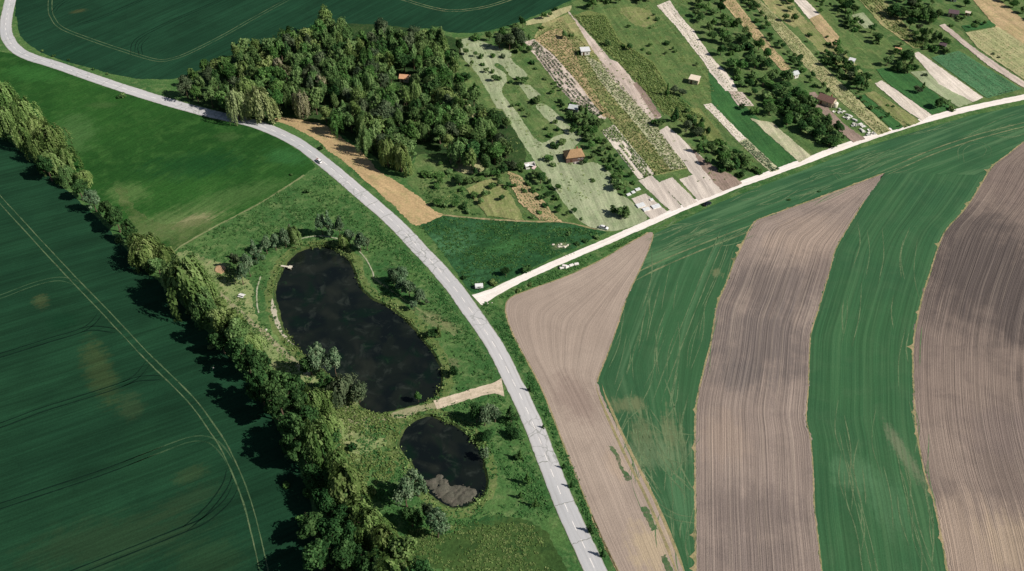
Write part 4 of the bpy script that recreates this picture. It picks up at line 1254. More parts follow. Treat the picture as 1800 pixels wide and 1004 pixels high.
# ------------------------------------------------------------------ trees around the ponds, roadsides and gardens
G1 = 'trees around the ponds'
for a in [(441, 486, 10, 3, 'tall', 'silver'), (428, 500, 9, 2.8, 'tall', 'silver'), (452, 462, 10, 2.8, 'cone', 'silver'), (418, 472, 7, 2.4, 'tall', 'grey'), (470, 446, 8, 2.6, 'tall', 'silver'),
          (486, 440, 8, 2.8, 'round', 'silver'), (503, 436, 9, 3, 'tall', 'silver'), (520, 430, 8, 2.8, 'willow', 'olive'), (512, 415, 7, 2.4, 'cone', 'grey'),
          (568, 414, 10, 2.6, 'tall', 'silver'), (582, 418, 12, 2.6, 'cone', 'silver'), (598, 416, 9, 2.6, 'tall', 'silver'), (616, 432, 8, 2.6, 'round', 'silver'), (634, 442, 8, 2.6, 'tall', 'silver'), (646, 440, 6, 2.2, 'round', 'grey'), (606, 436, 6, 2.2, 'willow', 'olive'),
          (693, 500, 7, 2.4, 'round', 'silver'), (708, 498, 8, 2.6, 'tall', 'silver'), (706, 514, 7, 2.6, 'tall', 'silver'), (720, 522, 8, 2.8, 'round', 'silver'), (738, 532, 6, 2.4, 'tall', 'silver'), (751, 536, 3.5, 1.6, 'tall', 'grey'), (729, 546, 4.5, 1.8, 'round', 'silver'),
          (772, 592, 7, 1.5, 'cone', 'olive'), (760, 592, 4, 2.4, 'round', 'dark'), (798, 660, 5, 2.8, 'round', 'dark'), (736, 706, 5, 1.6, 'tall', 'bright'),
          (562, 662, 13, 3.6, 'tall', 'silver'), (592, 662, 12, 3.4, 'tall', 'silver'), (548, 660, 9, 3.4, 'round', 'dark'), (602, 702, 9, 4, 'willow', 'grey'), (632, 706, 8, 3.2, 'tall', 'grey'), (576, 690, 8, 3.6, 'round', 'dark'),
          (838, 742, 8, 3, 'tall', 'dark'), (852, 748, 8, 3, 'tall', 'silver'), (870, 742, 7, 2.6, 'round', 'silver'), (898, 742, 9, 3.0, 'cone', 'dark'), (905, 768, 4, 3.2, 'round', 'dark'), (856, 772, 4, 2.6, 'round', 'dark'), (852, 806, 4, 1.8, 'round', 'silver'),
          (716, 892, 12, 4.2, 'tall', 'silver'), (736, 872, 10, 3.6, 'round', 'silver'), (770, 945, 11, 3.4, 'tall', 'silver'), (756, 918, 8, 2.6, 'round', 'grey'), (725, 925, 8, 3.2, 'round', 'dark'),
          (914, 806, 5, 1.3, 'cone', 'bright'), (927, 851, 6.5, 1.8, 'cone', 'bright'), (915, 876, 4, 1.5, 'cone', 'bright'), (941, 890, 4.5, 1.3, 'cone', 'bright'), (907, 807, 3, 1.4, 'bush', 'dark')]:
    k = 1.3 if a[2] > 5.5 and a[4] != 'cone' or a[5] == 'silver' else 1.0
    tree(a[0], a[1], a[2] * k, a[3] * (1 + (k - 1) * .6), a[4], a[5], G1)
for a in [(931, 687, 3.4, .9, 'cone', 'dark'), (955, 752, 2.2, .8, 'cone', 'dark'), (991, 823, 3, .9, 'cone', 'dark'), (1004, 856, 3.2, 1.0, 'cone', 'dark'), (1038, 935, 4.2, 1.3, 'cone', 'dark'), (1059, 977, 4.2, 1.3, 'cone', 'dark'),
          (565, 262, 2.6, 1.9, 'bush', 'dark'), (217, 170, 2.6, 2.4, 'bush', 'mid'), (210, 172, 2.0, 1.8, 'bush', 'dark'), (95, 99, 1.6, 1.3, 'bush', 'dark'), (121, 106, 1.4, 1.0, 'bush', 'dark'), (165, 123, 1.8, 1.1, 'bush', 'dark'), (189, 131, 1.4, 1.0, 'bush', 'mid'), (75, 90, 1.2, .9, 'bush', 'mid'),
          (540, 339, 2.4, 1.6, 'bush', 'dark'), (564, 353, 1.2, 1.2, 'bush', 'mid'), (512, 308, 1.2, 1.0, 'bush', 'dark'),
          (889, 484, 4.6, 2.4, 'round', 'dark'), (925, 478, 3.2, 2.6, 'round', 'dark'), (868, 498, 2.2, 2.2, 'bush', 'olive'), (815, 490, 1.8, 1.2, 'bush', 'dark'), (912, 512, 1.4, 1.6, 'bush', 'olive'), (932, 502, 1.2, 1.4, 'bush', 'olive'), (1030, 425, 1.6, 1.5, 'bush', 'dark'), (1050, 418, 1.8, 1.6, 'bush', 'mid'), (1015, 430, 1.5, 1.4, 'bush', 'dark'), (1000, 412, 1.5, 1.4, 'bush', 'mid'),
          (1387, 352, .9, .9, 'bush', 'dark'), (1440, 337, .8, .8, 'bush', 'dark')]:
    tree(*a, 'roadside bushes and saplings')
G2 = 'garden trees and bushes'
gl = [(835, 100, 3.5, 1.9, 'round', 'mid'), (846, 102, 3, 1.7, 'bush', 'dark'), (866, 101, 3, 1.6, 'bush', 'dark'), (884, 101, 2.6, 1.8, 'bush', 'grey'), (820, 96, 4, 2, 'round', 'mid'), (829, 117, 4, 1.6, 'round', 'mid'), (848, 115, 1.8, 1.3, 'bush', 'dark'),
      (854, 128, 3, 1.9, 'round', 'dark'), (866, 128, 2.6, 1.4, 'bush', 'mid'), (868, 143, 4, 2.6, 'round', 'mid'), (877, 140, 2.6, 1.5, 'bush', 'mid'), (920, 148, 4.5, 2.5, 'round', 'dark'), (910, 140, 2.4, 1.5, 'bush', 'dark'), (945, 182, 4, 2.1, 'round', 'mid'), (936, 180, 2.4, 1.5, 'bush', 'dark'),
      (918, 194, 2.4, 1.3, 'bush', 'dark'), (930, 206, 3, 1.6, 'round', 'mid'), (976, 217, 2.4, 1.5, 'bush', 'dark'), (960, 228, 2.2, 1.2, 'bush', 'mid'), (981, 229, 2.4, 1.3, 'bush', 'dark'), (967, 240, 2.4, 1.5, 'bush', 'dark'), (900, 188, 2.2, 1.4, 'bush', 'mid'), (912, 186, 2, 1.4, 'bush', 'dark'), (898, 146, 1.8, 1.2, 'bush', 'dark'),
      (866, 234, 13, 4.6, 'tall', 'dark'), (858, 215, 9, 3.6, 'round', 'dark'), (890, 225, 6, 3, 'round', 'mid'), (878, 85, 9, 3.4, 'round', 'grey'), (895, 88, 11, 4.2, 'tall', 'grey'), (915, 86, 11, 4, 'tall', 'grey'), (860, 72, 6, 3, 'round', 'mid'), (906, 72, 9, 3.4, 'round', 'grey'), (930, 92, 4, 2.4, 'round', 'mid'), (808, 92, 8, 3, 'round', 'dark'),
      (998, 210, 5.5, 2.4, 'round', 'dark'), (1012, 216, 6, 2.7, 'round', 'mid'), (1030, 206, 7.5, 2.6, 'cone', 'mid'), (1043, 216, 5, 2.3, 'round', 'dark'), (1052, 224, 4.5, 2, 'round', 'mid'), (1028, 222, 4.4, 2.2, 'round', 'mid'), (1040, 236, 4.5, 2.4, 'round', 'bright'), (1020, 232, 3.4, 1.9, 'bush', 'bright'),
      (955, 34, 4.5, 2, 'round', 'dark'), (966, 30, 3.2, 1.8, 'round', 'mid'), (976, 18, 2.4, 1.8, 'bush', 'dark'), (993, 68, 4.2, 2.3, 'round', 'dark'), (1004, 64, 2.4, 1.5, 'bush', 'mid'), (952, 50, 2, 1.6, 'bush', 'olive'), (1018, 96, 2.6, 1.7, 'bush', 'dark'), (1106, 88, 4.4, 2.3, 'round', 'dark'), (1096, 84, 2.4, 1.4, 'bush', 'dark'), (1068, 80, 3.2, 1.9, 'round', 'dark'), (1130, 88, 1.4, 1.5, 'bush', 'dark'), (1173, 78, 2.6, 1.8, 'bush', 'dark'), (1188, 92, 2.2, 1.4, 'bush', 'mid'), (1155, 36, 2.4, 1.8, 'bush', 'mid'),
      (1042, 16, 8, 3.2, 'tall', 'dark'), (1050, 4, 8, 3, 'tall', 'grey'), (1128, 0, 6, 2.8, 'round', 'dark'), (1030, -2, 6, 2.8, 'round', 'dark'), (1095, -8, 6, 3, 'round', 'dark'), (1172, 168, 7, 2.3, 'cone', 'bright'), (1185, 165, 4, 2.4, 'round', 'grey'), (1200, 168, 4, 2.4, 'round', 'grey'),
      (1186, 214, 8, 2.6, 'cone', 'dark'), (1160, 222, 4.2, 2.6, 'round', 'dark'), (1150, 218, 3, 1.7, 'bush', 'dark'), (1206, 232, 7, 3.2, 'round', 'grey'), (1218, 226, 6, 2.8, 'round', 'dark'), (1226, 240, 5, 2.6, 'round', 'grey'), (1228, 268, 6, 2.4, 'cone', 'dark'), (1250, 268, 5, 2.8, 'round', 'dark'), (1268, 288, 7.5, 3.4, 'round', 'dark'), (1278, 300, 7, 3, 'tall', 'mid'), (1292, 298, 5, 2.6, 'round', 'dark'), (1308, 290, 6, 2.8, 'round', 'dark'), (1306, 311, 3.4, 2.2, 'round', 'mid'), (1244, 290, 4.5, 2.4, 'round', 'dark'), (1326, 300, 3, 2, 'bush', 'mid'), (1275, 270, 4, 2.4, 'round', 'mid'), (1262, 252, 3, 2.2, 'bush', 'bright'), (1290, 275, 3, 2, 'bush', 'mid'), (1335, 305, 2.4, 1.8, 'bush', 'bright'),
      (1304, 192, 3, 1.9, 'round', 'dark'), (1486, 20, 7, 3.6, 'round', 'dark'), (1500, 24, 6, 3, 'round', 'mid'), (1494, 48, 5, 2.8, 'round', 'dark'), (1503, 55, 3, 2, 'bush', 'bright'), (1530, 58, 5.5, 2.6, 'round', 'dark'), (1541, 76, 6, 3, 'round', 'dark'), (1470, 84, 4.5, 2.5, 'round', 'dark'),
      (1474, 112, 6, 2.8, 'tall', 'grey'), (1486, 128, 7, 3.2, 'tall', 'dark'), (1458, 104, 4, 2.2, 'round', 'dark'), (1505, 156, 8, 3.8, 'round', 'dark'), (1520, 158, 6.5, 2.8, 'cone', 'mid'), (1495, 140, 5, 2.8, 'round', 'grey'), (1558, 116, 6, 3, 'round', 'dark'), (1590, 112, 9, 3.6, 'tall', 'dark'), (1601, 116, 6, 2.8, 'cone', 'mid'), (1574, 96, 4, 2.5, 'round', 'dark'), (1582, 82, 3, 2.4, 'round', 'dark'), (1572, 124, 4, 2, 'bush', 'mid'), (1590, 128, 3, 2, 'bush', 'mid'),
      (1570, 26, 7.5, 3.4, 'round', 'dark'), (1586, 34, 8, 3.4, 'round', 'dark'), (1604, 36, 8, 3.2, 'round', 'mid'), (1620, 36, 8, 3, 'tall', 'mid'), (1638, 40, 7, 3, 'round', 'dark'), (1600, 16, 7, 3.2, 'round', 'grey'), (1575, 6, 6, 3, 'round', 'dark'), (1622, 76, 9, 3.4, 'cone', 'dark'), (1640, 74, 7, 3, 'cone', 'mid'), (1612, 56, 5, 2.6, 'round', 'grey'), (1640, 90, 4, 2.6, 'bush', 'bright'), (1662, 92, 3.6, 2.2, 'bush', 'dark'), (1612, 163, 3.6, 2.2, 'round', 'grey'), (1622, 156, 4, 1.8, 'cone', 'dark'), (1647, 190, 5.5, 3.3, 'round', 'dark'), (1660, 188, 4, 2.2, 'round', 'mid'), (1672, 194, 2.4, 1.8, 'bush', 'olive'), (1530, 192, 2.6, 1.8, 'bush', 'dark'), (1560, 186, 1, .9, 'bush', 'dark'), (1570, 188, 1, .9, 'bush', 'dark'),
      (1696, 12, 5, 2.6, 'round', 'dark'), (1765, 4, 5, 3, 'round', 'dark'), (1780, 14, 5, 3, 'round', 'bright'), (1797, 24, 5, 3, 'round', 'mid'), (1815, 36, 5, 3, 'round', 'dark'), (1626, 134, 1.8, 1.5, 'bush', 'grey'), (1680, 30, 3, 2, 'bush', 'dark'), (1720, 40, 2, 2, 'bush', 'mid'), (1705, 26, 2, 1.6, 'bush', 'bright'), (1745, 96, 1.4, 1.2, 'bush', 'grey'), (1755, 102, 1.2, 1, 'bush', 'grey'),
      (1033, 248, 4.5, 2.2, 'round', 'mid'), (1040, 262, 4, 2.2, 'round', 'dark'), (1056, 270, 3.4, 2, 'round', 'mid'), (1052, 250, 3, 2, 'bush', 'bright'), (1074, 284, 2.6, 1.6, 'bush', 'dark'), (1068, 296, 2, 1.6, 'bush', 'mid'), (1086, 334, 5.5, 3, 'round', 'dark'), (1098, 332, 5, 2.6, 'round', 'mid'), (1080, 316, 3.4, 2, 'round', 'bright'), (1072, 262, 2, 1.6, 'bush', 'mid'), (1090, 306, 2, 1.5, 'bush', 'bright'),
      (1100, 382, 6, 3.6, 'cone', 'mid'), (1090, 380, 5, 2.8, 'round', 'dark'), (1078, 375, 3.6, 2, 'round', 'dark'), (1010, 374, 2.8, 1.8, 'round', 'dark'), (980, 334, 3.4, 2, 'round', 'dark'), (1041, 319, 1.6, 1.5, 'bush', 'mid'), (964, 282, 3, 2.2, 'round', 'dark'), (972, 292, 2, 1.5, 'bush', 'mid'), (950, 322, 6, 3, 'round', 'dark'), (940, 312, 4, 2.2, 'round', 'mid'), (1022, 386, 1, .9, 'bush', 'mid'),
      (808, 326, 5.5, 2.4, 'round', 'dark'), (822, 324, 4.5, 2.3, 'round', 'mid'), (836, 322, 4, 2, 'round', 'mid'), (768, 362, 3.8, 2, 'round', 'dark'), (780, 364, 2.8, 2, 'bush', 'mid'), (800, 364, 3.2, 1.7, 'round', 'dark'), (822, 374, 2.6, 1.8, 'bush', 'mid'), (815, 366, 2.6, 1.8, 'bush', 'dark'), (845, 358, 3, 1.7, 'round', 'dark'), (865, 332, 2.8, 1.9, 'round', 'dark'), (859, 342, 2, 1.5, 'bush', 'dark'), (881, 353, 3, 2, 'round', 'dark'), (895, 330, 3, 2, 'round', 'dark'), (903, 328, 2.2, 1.4, 'bush', 'bright'), (920, 338, 2.2, 1.6, 'bush', 'dark'), (937, 337, 2.4, 1.7, 'bush', 'dark'), (948, 350, 2.2, 1.5, 'bush', 'dark'), (958, 363, 2.2, 1.5, 'bush', 'dark'), (937, 383, 1.6, 1.6, 'bush', 'dark'), (948, 375, 1.4, 1.5, 'bush', 'dark'), (930, 325, 2.6, 1.8, 'bush', 'mid'),
      (900, 300, 5.5, 2.6, 'round', 'grey'), (885, 305, 5, 2.5, 'round', 'dark'), (915, 300, 4.6, 2.4, 'round', 'dark'), (855, 312, 4.5, 2.4, 'round', 'mid'), (878, 288, 4.5, 2.2, 'round', 'mid'),
      (975, 258, 3.4, 2.4, 'bush', 'dark'), (1030, 285, 2.4, 1.6, 'bush', 'dark'), (1042, 278, 3, 1.8, 'round', 'dark'), (1022, 288, 2, 1.2, 'bush', 'grey'), (990, 252, 2.6, 2.2, 'bush', 'dark')]
for i, a in enumerate(gl):
    tree(a[0], a[1], a[2] * 1.1, a[3] * 1.1, a[4], ('mid' if i % 2 else 'bright') if a[5] == 'dark' and i % 5 < 3 else a[5], G2)


def band(px, n, rmin, rmax, hmin, hmax, group, label, gap, cols):
    poly = outline(px, False, 0, 2)
    mn, mx = poly.min(0), poly.max(0)
    pts = []
    tries = 0
    while len(pts) < n and tries < 6000:
        tries += 1
        p = (rng.uniform(mn[0], mx[0]), rng.uniform(mn[1], mx[1]))
        if inside(p, poly) and all((p[0] - q[0]) ** 2 + (p[1] - q[1]) ** 2 > gap * gap for q in pts):
            pts.append(p)
            c = rng.choice(cols)
            r = rng.uniform(rmin, rmax)
            s = rng.choice(['round', 'round', 'tall', 'bush'])
            h = rng.uniform(hmin, hmax) if s != 'bush' else r * 1.3
            tree(0, 0, h, r, s, c, group, label % (CWORD[c], 'bush' if s == 'bush' else ('upright tree' if s == 'tall' else 'rounded tree')), xy=p)


band([(1195, -12), (1262, -6), (1300, 52), (1345, 100), (1392, 150), (1410, 168), (1452, 215), (1492, 248), (1448, 262), (1410, 232), (1360, 212), (1322, 202), (1300, 150), (1262, 95), (1230, 50)], 84, 2.5, 4.2, 4, 8, 'trees of the left garden shrub band', '%s %s in the broad wooded band between garden strips', 3.7, ['dark', 'mid', 'mid', 'bright', 'bright'])
band([(1288, -12), (1316, -6), (1370, 70), (1440, 135), (1470, 175), (1450, 170), (1410, 135), (1390, 112), (1350, 70)], 34, 1.6, 2.6, 2.5, 4.5, 'trees of the narrow garden shrub band', '%s %s in the narrow shrub band beside the straw strip', 2.8, ['dark', 'dark', 'mid', 'bright'])
band([(1378, 150), (1412, 165), (1455, 215), (1490, 246), (1448, 260), (1400, 225), (1362, 205)], 22, 3.2, 4.6, 5, 8, 'trees of the dark garden thicket', '%s %s in the dark thicket above the gravel road', 4.2, ['dark', 'dark', 'mid'])
for i_, (px_, n_, r0, r1, h0, h1, nm_, gp_) in enumerate([
    ([(1025, 235), (1045, 230), (1085, 278), (1122, 330), (1105, 352), (1085, 338), (1058, 285)], 28, 1.2, 2.3, 1.6, 4, 'along the right edge of the large lawn', 2.2),
    ([(1190, 192), (1215, 200), (1245, 235), (1275, 255), (1345, 303), (1315, 316), (1268, 300), (1225, 246)], 34, 1.5, 3.0, 2, 6, 'beside the bare soil plot', 2.6),
    ([(1450, 88), (1480, 92), (1528, 150), (1520, 168), (1490, 152), (1452, 115)], 16, 2, 3.4, 3, 7, 'around the tiny white-roofed shed', 3.2),
    ([(1556, 100), (1602, 94), (1614, 126), (1580, 136)], 9, 1.8, 3.2, 3, 7, 'at the top of the white bare strip', 3),
    ([(1555, -10), (1640, 8), (1658, 44), (1600, 50), (1562, 30)], 20, 2.2, 3.6, 3.5, 7.5, 'left of the purple-roofed hut', 3.2),
    ([(1602, 54), (1660, 58), (1675, 96), (1640, 101), (1606, 78)], 13, 1.8, 3, 3, 7, 'beside the tiny dark-roofed hut', 3),
    ([(1472, -6), (1500, -2), (1516, 52), (1552, 76), (1540, 86), (1515, 70), (1484, 46)], 15, 1.8, 3.2, 3, 6, 'around the small pale lawn square', 3),
    ([(800, 110), (818, 128), (842, 170), (856, 212), (880, 245), (905, 300), (872, 312), (842, 240), (815, 180)], 26, 1.6, 3.2, 2.5, 7, 'along the right fringe of the grove', 3.2),
    ([(738, 300), (790, 285), (880, 312), (900, 336), (850, 352), (780, 350)], 18, 1.3, 2.6, 1.8, 5, 'on the grass below the grove', 3.4),
    ([(925, 112), (950, 110), (1045, 228), (1022, 236)], 16, .9, 1.9, 1.2, 3, 'on the green strip left of the bean rows', 2.4),
    ([(985, 186), (1066, 214), (1062, 242), (1000, 238)], 12, 1.5, 2.7, 2.5, 6, 'around the small grey-roofed hut', 2.4),
    ([(915, 300), (960, 306), (1012, 392), (985, 380)], 18, .9, 2, 1.2, 3.4, 'between the orange bean plot and the large lawn', 2.0),
    ([(1397, 66), (1448, 60), (1500, 108), (1542, 150), (1492, 148), (1440, 104)], 16, 1.1, 2.2, 1.4, 4, 'on the olive strip near the orange bed', 3),
    ([(1425, -4), (1472, -4), (1502, 62), (1452, 42)], 9, 1.1, 2.0, 1.4, 3.6, 'right of the small white bed', 3.2),
    ([(1640, 42), (1722, 28), (1742, 44), (1690, 58)], 9, 1.1, 2.2, 1.4, 3.6, 'below the purple-roofed hut', 2.6),
    ([(1500, 165), (1518, 164), (1585, 222), (1570, 230)], 8, .8, 1.5, .9, 2, 'on the dark green strip by the straw strip', 2.4),
    ([(820, 70), (940, 45), (935, 98), (900, 96), (870, 74)], 16, 1.6, 3.2, 3, 8, 'at the upper end of the curling pale lawn', 3),
    ([(1010, 4), (1140, -14), (1150, 6), (1050, 22)], 12, 1.6, 3, 2.5, 6, 'along the top edge of the gardens', 3),
    ([(1366, -4), (1392, -2), (1398, 40), (1376, 42)], 8, 1.8, 3, 3, 6, 'at the top of the very long strip', 2.8),
    ([(1070, 60), (1150, 20), (1235, 110), (1225, 130), (1150, 100)], 10, .9, 1.8, 1, 2.4, 'in the rough green plot', 5)]):
    band(px_, n_, r0, r1, h0, h1, 'garden shrubbery ' + nm_, '%s %s ' + nm_, gp_, ['dark', 'mid', 'mid', 'bright', 'bright'])
band([(1740, -20), (1800, 20), (1880, 70), (1880, 40), (1800, -20)], 16, 1.8, 2.8, 3, 5, 'trees in the top right corner', '%s %s in the far top right corner thicket', 3, ['dark', 'mid', 'bright'])

LANDMARK = [(1008, 266, 'the brown-roofed house'), (1220, 137, 'the flat pale-roofed hut'), (1026, 86, 'the white vegetable-plot shed'), (1008, 191, 'the small grey-roofed hut'),
            (930, 288, 'the ruined white shed'), (1393, 130, 'the pale gabled hut'), (1462, 175, 'the brown-roofed cottage'), (1673, 22, 'the purple-roofed hut'),
            (842, 504, 'the white trailer'), (560, 283, 'the white car on the main road'), (1060, 400, 'the white car on the lawn edge'), (1243, 358, 'the dark car on the gravel road'),
            (503, 468, 'the small pond jetty'), (425, 519, 'the white picnic table'), (705, 500, 'the waist of the large pond'), (590, 425, 'the northern pond edging'),
            (590, 665, 'the overgrown lower pond shore'), (800, 700, 'the earth track between the ponds'), (790, 860, 'the small pond mud shelf'), (1130, 360, 'the white cold frames'),
            (217, 168, 'the straight upper road stretch'), (985, 432, 'the rubble heap'), (1030, 935, 'the lower main road'), (930, 720, 'the farm track road junction'),
            (1520, 240, 'the heap of white crates'), (1690, 130, 'the smooth green crop square'), (1595, 170, 'the white bare strip'), (1530, 40, 'the small pale lawn square'), (1750, 90, 'the tan stubble plot'), (870, 360, 'the orchard plot'), (880, 120, 'the curling pale lawn'), (1240, 300, 'the bare smooth plot')]
LM = [(P(a, b), t) for a, b, t in LANDMARK]
ORD = ['nearest', 'second nearest', 'third nearest', 'fourth nearest', 'fifth nearest', 'sixth nearest', 'seventh nearest', 'eighth nearest', 'ninth nearest', 'tenth nearest', 'eleventh nearest', 'twelfth nearest', 'thirteenth nearest']
SIZE = lambda h: 'low' if h < 2 else 'small' if h < 4 else 'medium' if h < 8 else 'tall'
KW = {'willow': 'drooping tree', 'cone': 'conical tree', 'bush': 'bush', 'round': 'rounded tree', 'tall': 'upright tree'}
buckets = {}
hn = 0
NUM = 'first second third fourth fifth sixth seventh eighth ninth tenth eleventh twelfth thirteenth fourteenth fifteenth sixteenth seventeenth eighteenth nineteenth twentieth'.split()
NUM += ['twenty-' + q for q in NUM[:9]] + ['thirtieth'] + ['thirty-' + q for q in NUM[:9]] + ['fortieth']
hcount = {}
for o, x, y, h, s, c, lb in plants:
    if lb:
        continue
    if o['group'] == 'trees of the hedgerow':
        k = (c, s)
        hcount[k] = hcount.get(k, 0) + 1
        o['label'] = '%s %s of the hedgerow, %s of its kind from the upper end' % (CWORD[c], KW[s], NUM[hcount[k] - 1])
        continue
    d, t = min((math.hypot(x - p[0], y - p[1]), t) for p, t in LM)
    buckets.setdefault((c, s, SIZE(h), t), []).append((d, o))
for (c, s, z, t), l in buckets.items():
    l.sort(key=lambda a: a[0])
    for i, (d, o) in enumerate(l):
        if len(l) == 1:
            o['label'] = '%s %s %s, close to %s' % (z, CWORD[c], KW[s], t)
        else:
            o['label'] = '%s %s %s, %s to %s' % (z, CWORD[c], KW[s], ORD[i], t)

# ------------------------------------------------------------------ planted rows
def rows(name, left, right, n, label, colr, w=.35, h=.5, dens=7, gap=.12, size=.2, z=0, wander=.0, runs=(3, 14)):
    Lp, Rp = resample([P(*p) for p in left], n=60), resample([P(*p) for p in right], n=60)
    r = np.random.RandomState(len(label) * 7 + n)
    C, N, S, T = [], [], [], []
    for i in range(n):
        t = (i + .5) / n
        c = Lp * (1 - t) + Rp * t
        L = np.linalg.norm(np.diff(c, axis=0), axis=1).sum()
        s = 0.0
        while s < L:
            run = r.uniform(*runs)
            rt = r.rand()
            for q in range(int(run * dens)):
                a = min(.9999, (s + r.rand() * run) / L) * 59
                k = int(a)
                p = c[k] * (1 - (a - k)) + c[k + 1] * (a - k)
                C.append((p[0] + r.randn() * w * .5, p[1] + r.randn() * w * .5, z + .05 + r.rand() * h))
                N.append((r.randn() * .6, r.randn() * .6, 1))
                S.append(size * r.uniform(.6, 1.3))
                T.append(.5 * rt + .5 * r.rand())
            s += run + (r.exponential(1 / gap) * .25 if r.rand() < .75 else r.uniform(.3, 1.0))
    o = link(name, leaf_mesh(name, C, N, S, T), [LEAF[colr]])
    return tag(o, label, 'crop rows', None, 'stuff')


rows('bean_rows', [(932, 82), (950, 108), (980, 150), (1006, 180), (1050, 205)], [(940, 72), (975, 102), (1010, 142), (1040, 178), (1060, 200)], 5, 'broken dark bean rows on the pink soil plot', 'dark', .4, .6, 7, .1, .24, .1)
rows('vegetable_rows', [(940, 68), (975, 100), (1040, 173), (1080, 220), (1150, 308)], [(985, 34), (1062, 112), (1108, 168), (1150, 215), (1206, 294)], 16, 'many mixed vegetable rows of the long plot', 'olive', .5, .5, 4.5, .25, .24, .1, runs=(.6, 4))
rows('vegetable_rows', [(948, 75), (1000, 125), (1060, 200), (1100, 250), (1150, 306)], [(1000, 60), (1062, 125), (1100, 165), (1148, 220), (1204, 292)], 11, 'darker vegetable rows between the olive ones of the long plot', 'mid', .4, .45, 3.5, .3, .22, .1, runs=(.5, 3))
rows('vegetable_rows', [(1057, 230), (1123, 315)], [(1079, 221), (1149, 306)], 6, 'six clear green rows on the pale bed', 'olive', .5, .5, 10, .02, .24, .1, runs=(8, 30))
rows('crop_rows', [(1010, 28), (1060, 84), (1110, 133), (1165, 196), (1200, 214)], [(1064, 28), (1090, 74), (1150, 112), (1178, 160), (1238, 206)], 15, 'dense yellow green crop rows beside the bare path', 'olive', .4, .6, 7, .15, .25, .1, runs=(1, 7))
rows('crop_rows', [(1014, 28), (1062, 80), (1112, 130), (1167, 192), (1202, 210)], [(1060, 30), (1086, 76), (1146, 114), (1174, 162), (1232, 206)], 14, 'darker rows between the yellow green crop rows', 'mid', .4, .4, 4, .25, .22, .1, runs=(1, 4))
rows('seedlings', [(1158, 14), (1190, 48), (1232, 100), (1276, 158)], [(1174, 4), (1218, 56), (1248, 102), (1294, 158)], 4, 'small seedlings on the long pale planted strip', 'olive', .5, .3, 2.2, .6, .22, .1, runs=(.3, 1.5))
rows('seedlings', [(1282, 163), (1300, 185)], [(1303, 164), (1323, 186)], 5, 'small seedlings on the short pale strip', 'olive', .4, .3, 4, .4, .22, .1, runs=(.4, 2))
rows('seedlings', [(1240, 186), (1300, 248)], [(1248, 184), (1310, 244)], 3, 'sparse seedlings on the narrow pale strip', 'pale', .5, .3, 3, .5, .2, .1, runs=(.4, 2))
rows('crop_rows', [(1316, -4), (1352, 38), (1408, 108), (1476, 176), (1546, 236)], [(1328, -4), (1398, 64), (1448, 120), (1490, 160), (1562, 230)], 7, 'straw and green rows of the very long strip', 'pale', .5, .4, 5, .15, .22, .1, runs=(2, 12))
rows('crop_rows', [(1262, -8), (1340, 84), (1377, 124)], [(1284, -6), (1348, 74), (1389, 120)], 5, 'weedy rows on the orange soil strip', 'olive', .5, .4, 2.5, .4, .22, .1, runs=(.5, 3))
rows('vegetable_rows', [(1510, -2), (1552, 44), (1609, 84)], [(1545, -6), (1588, 42), (1626, 82)], 8, 'green rows of the lined upper right plot', 'olive', .4, .5, 8, .05, .24, .1, runs=(5, 20))
rows('bean_rows', [(896, 306), (902, 330), (914, 355), (950, 386)], [(914, 314), (948, 350), (966, 370), (984, 390)], 7, 'pale bean rows on the orange plot', 'pale', .4, .4, 5, .2, .22, .1, runs=(1, 5))
rows('crop_rows', [(1440, 110), (1500, 170), (1590, 224)], [(1450, 108), (1506, 168), (1600, 220)], 2, 'thin green rows beside the dark green strip', 'mid', .5, .5, 5, .1, .22, .1)
rows('crop_rows', [(1302, 252), (1330, 280), (1356, 301)], [(1312, 247), (1340, 270), (1368, 297)], 4, 'greyish green rows of the narrow strip', 'silver', .5, .4, 9, .1, .22, .1)
rows('crop_rows', [(1700, 60), (1725, 86), (1812, 147)], [(1750, 50), (1800, 80), (1870, 128)], 12, 'straw green rows below the tan stubble', 'pale', .5, .3, 3, .3, .2, .1, runs=(1, 6))
rows('crop_rows', [(1640, 103), (1736, 171)], [(1685, 91), (1793, 156)], 22, 'fine rows of the smooth green crop square', 'silver', .3, .2, 4, .05, .16, .1, runs=(6, 30))


RC4, GC4 = rc[::2], gc[::2]


def scatter(px, n, label, colr, h=.25, size=.24, name='grass', clump=True, holes=True):
    poly = outline(px, False, 0, 3)
    mn, mx = poly.min(0), poly.max(0)
    r = np.random.RandomState(n)
    C, N, S, T = [], [], [], []
    while len(C) < n:
        p = (r.uniform(mn[0], mx[0]), r.uniform(mn[1], mx[1]))
        if not inside(p, poly) or (holes and any(inside(p, q) for q in ponds)) or np.min(np.sum((RC4 - np.array(p)) ** 2, 1)) < 24 or np.min(np.sum((GC4 - np.array(p)) ** 2, 1)) < 13:
            continue
        if mnoise.noise(Vector((p[0] * .09, p[1] * .09, n * .37))) + .35 * r.randn() < .05:
            continue
        ct, k = r.rand(), (r.randint(3, 14) if clump else 1)
        hh = h * r.uniform(.2, 1.2) ** 2
        rad = r.uniform(.3, 1.1)
        for j in range(k):
            C.append((p[0] + r.randn() * rad * .5, p[1] + r.randn() * rad * .5, .06 + r.rand() * hh))
            N.append((r.randn() * .4, r.randn() * .4, 1))
            S.append(size * r.uniform(.5, 1.25))
            T.append(.5 * ct + .5 * r.rand())
    return tag(link(name, leaf_mesh(name, C, N, S, T), [LEAF[colr]]), label, 'grass', None, 'stuff')


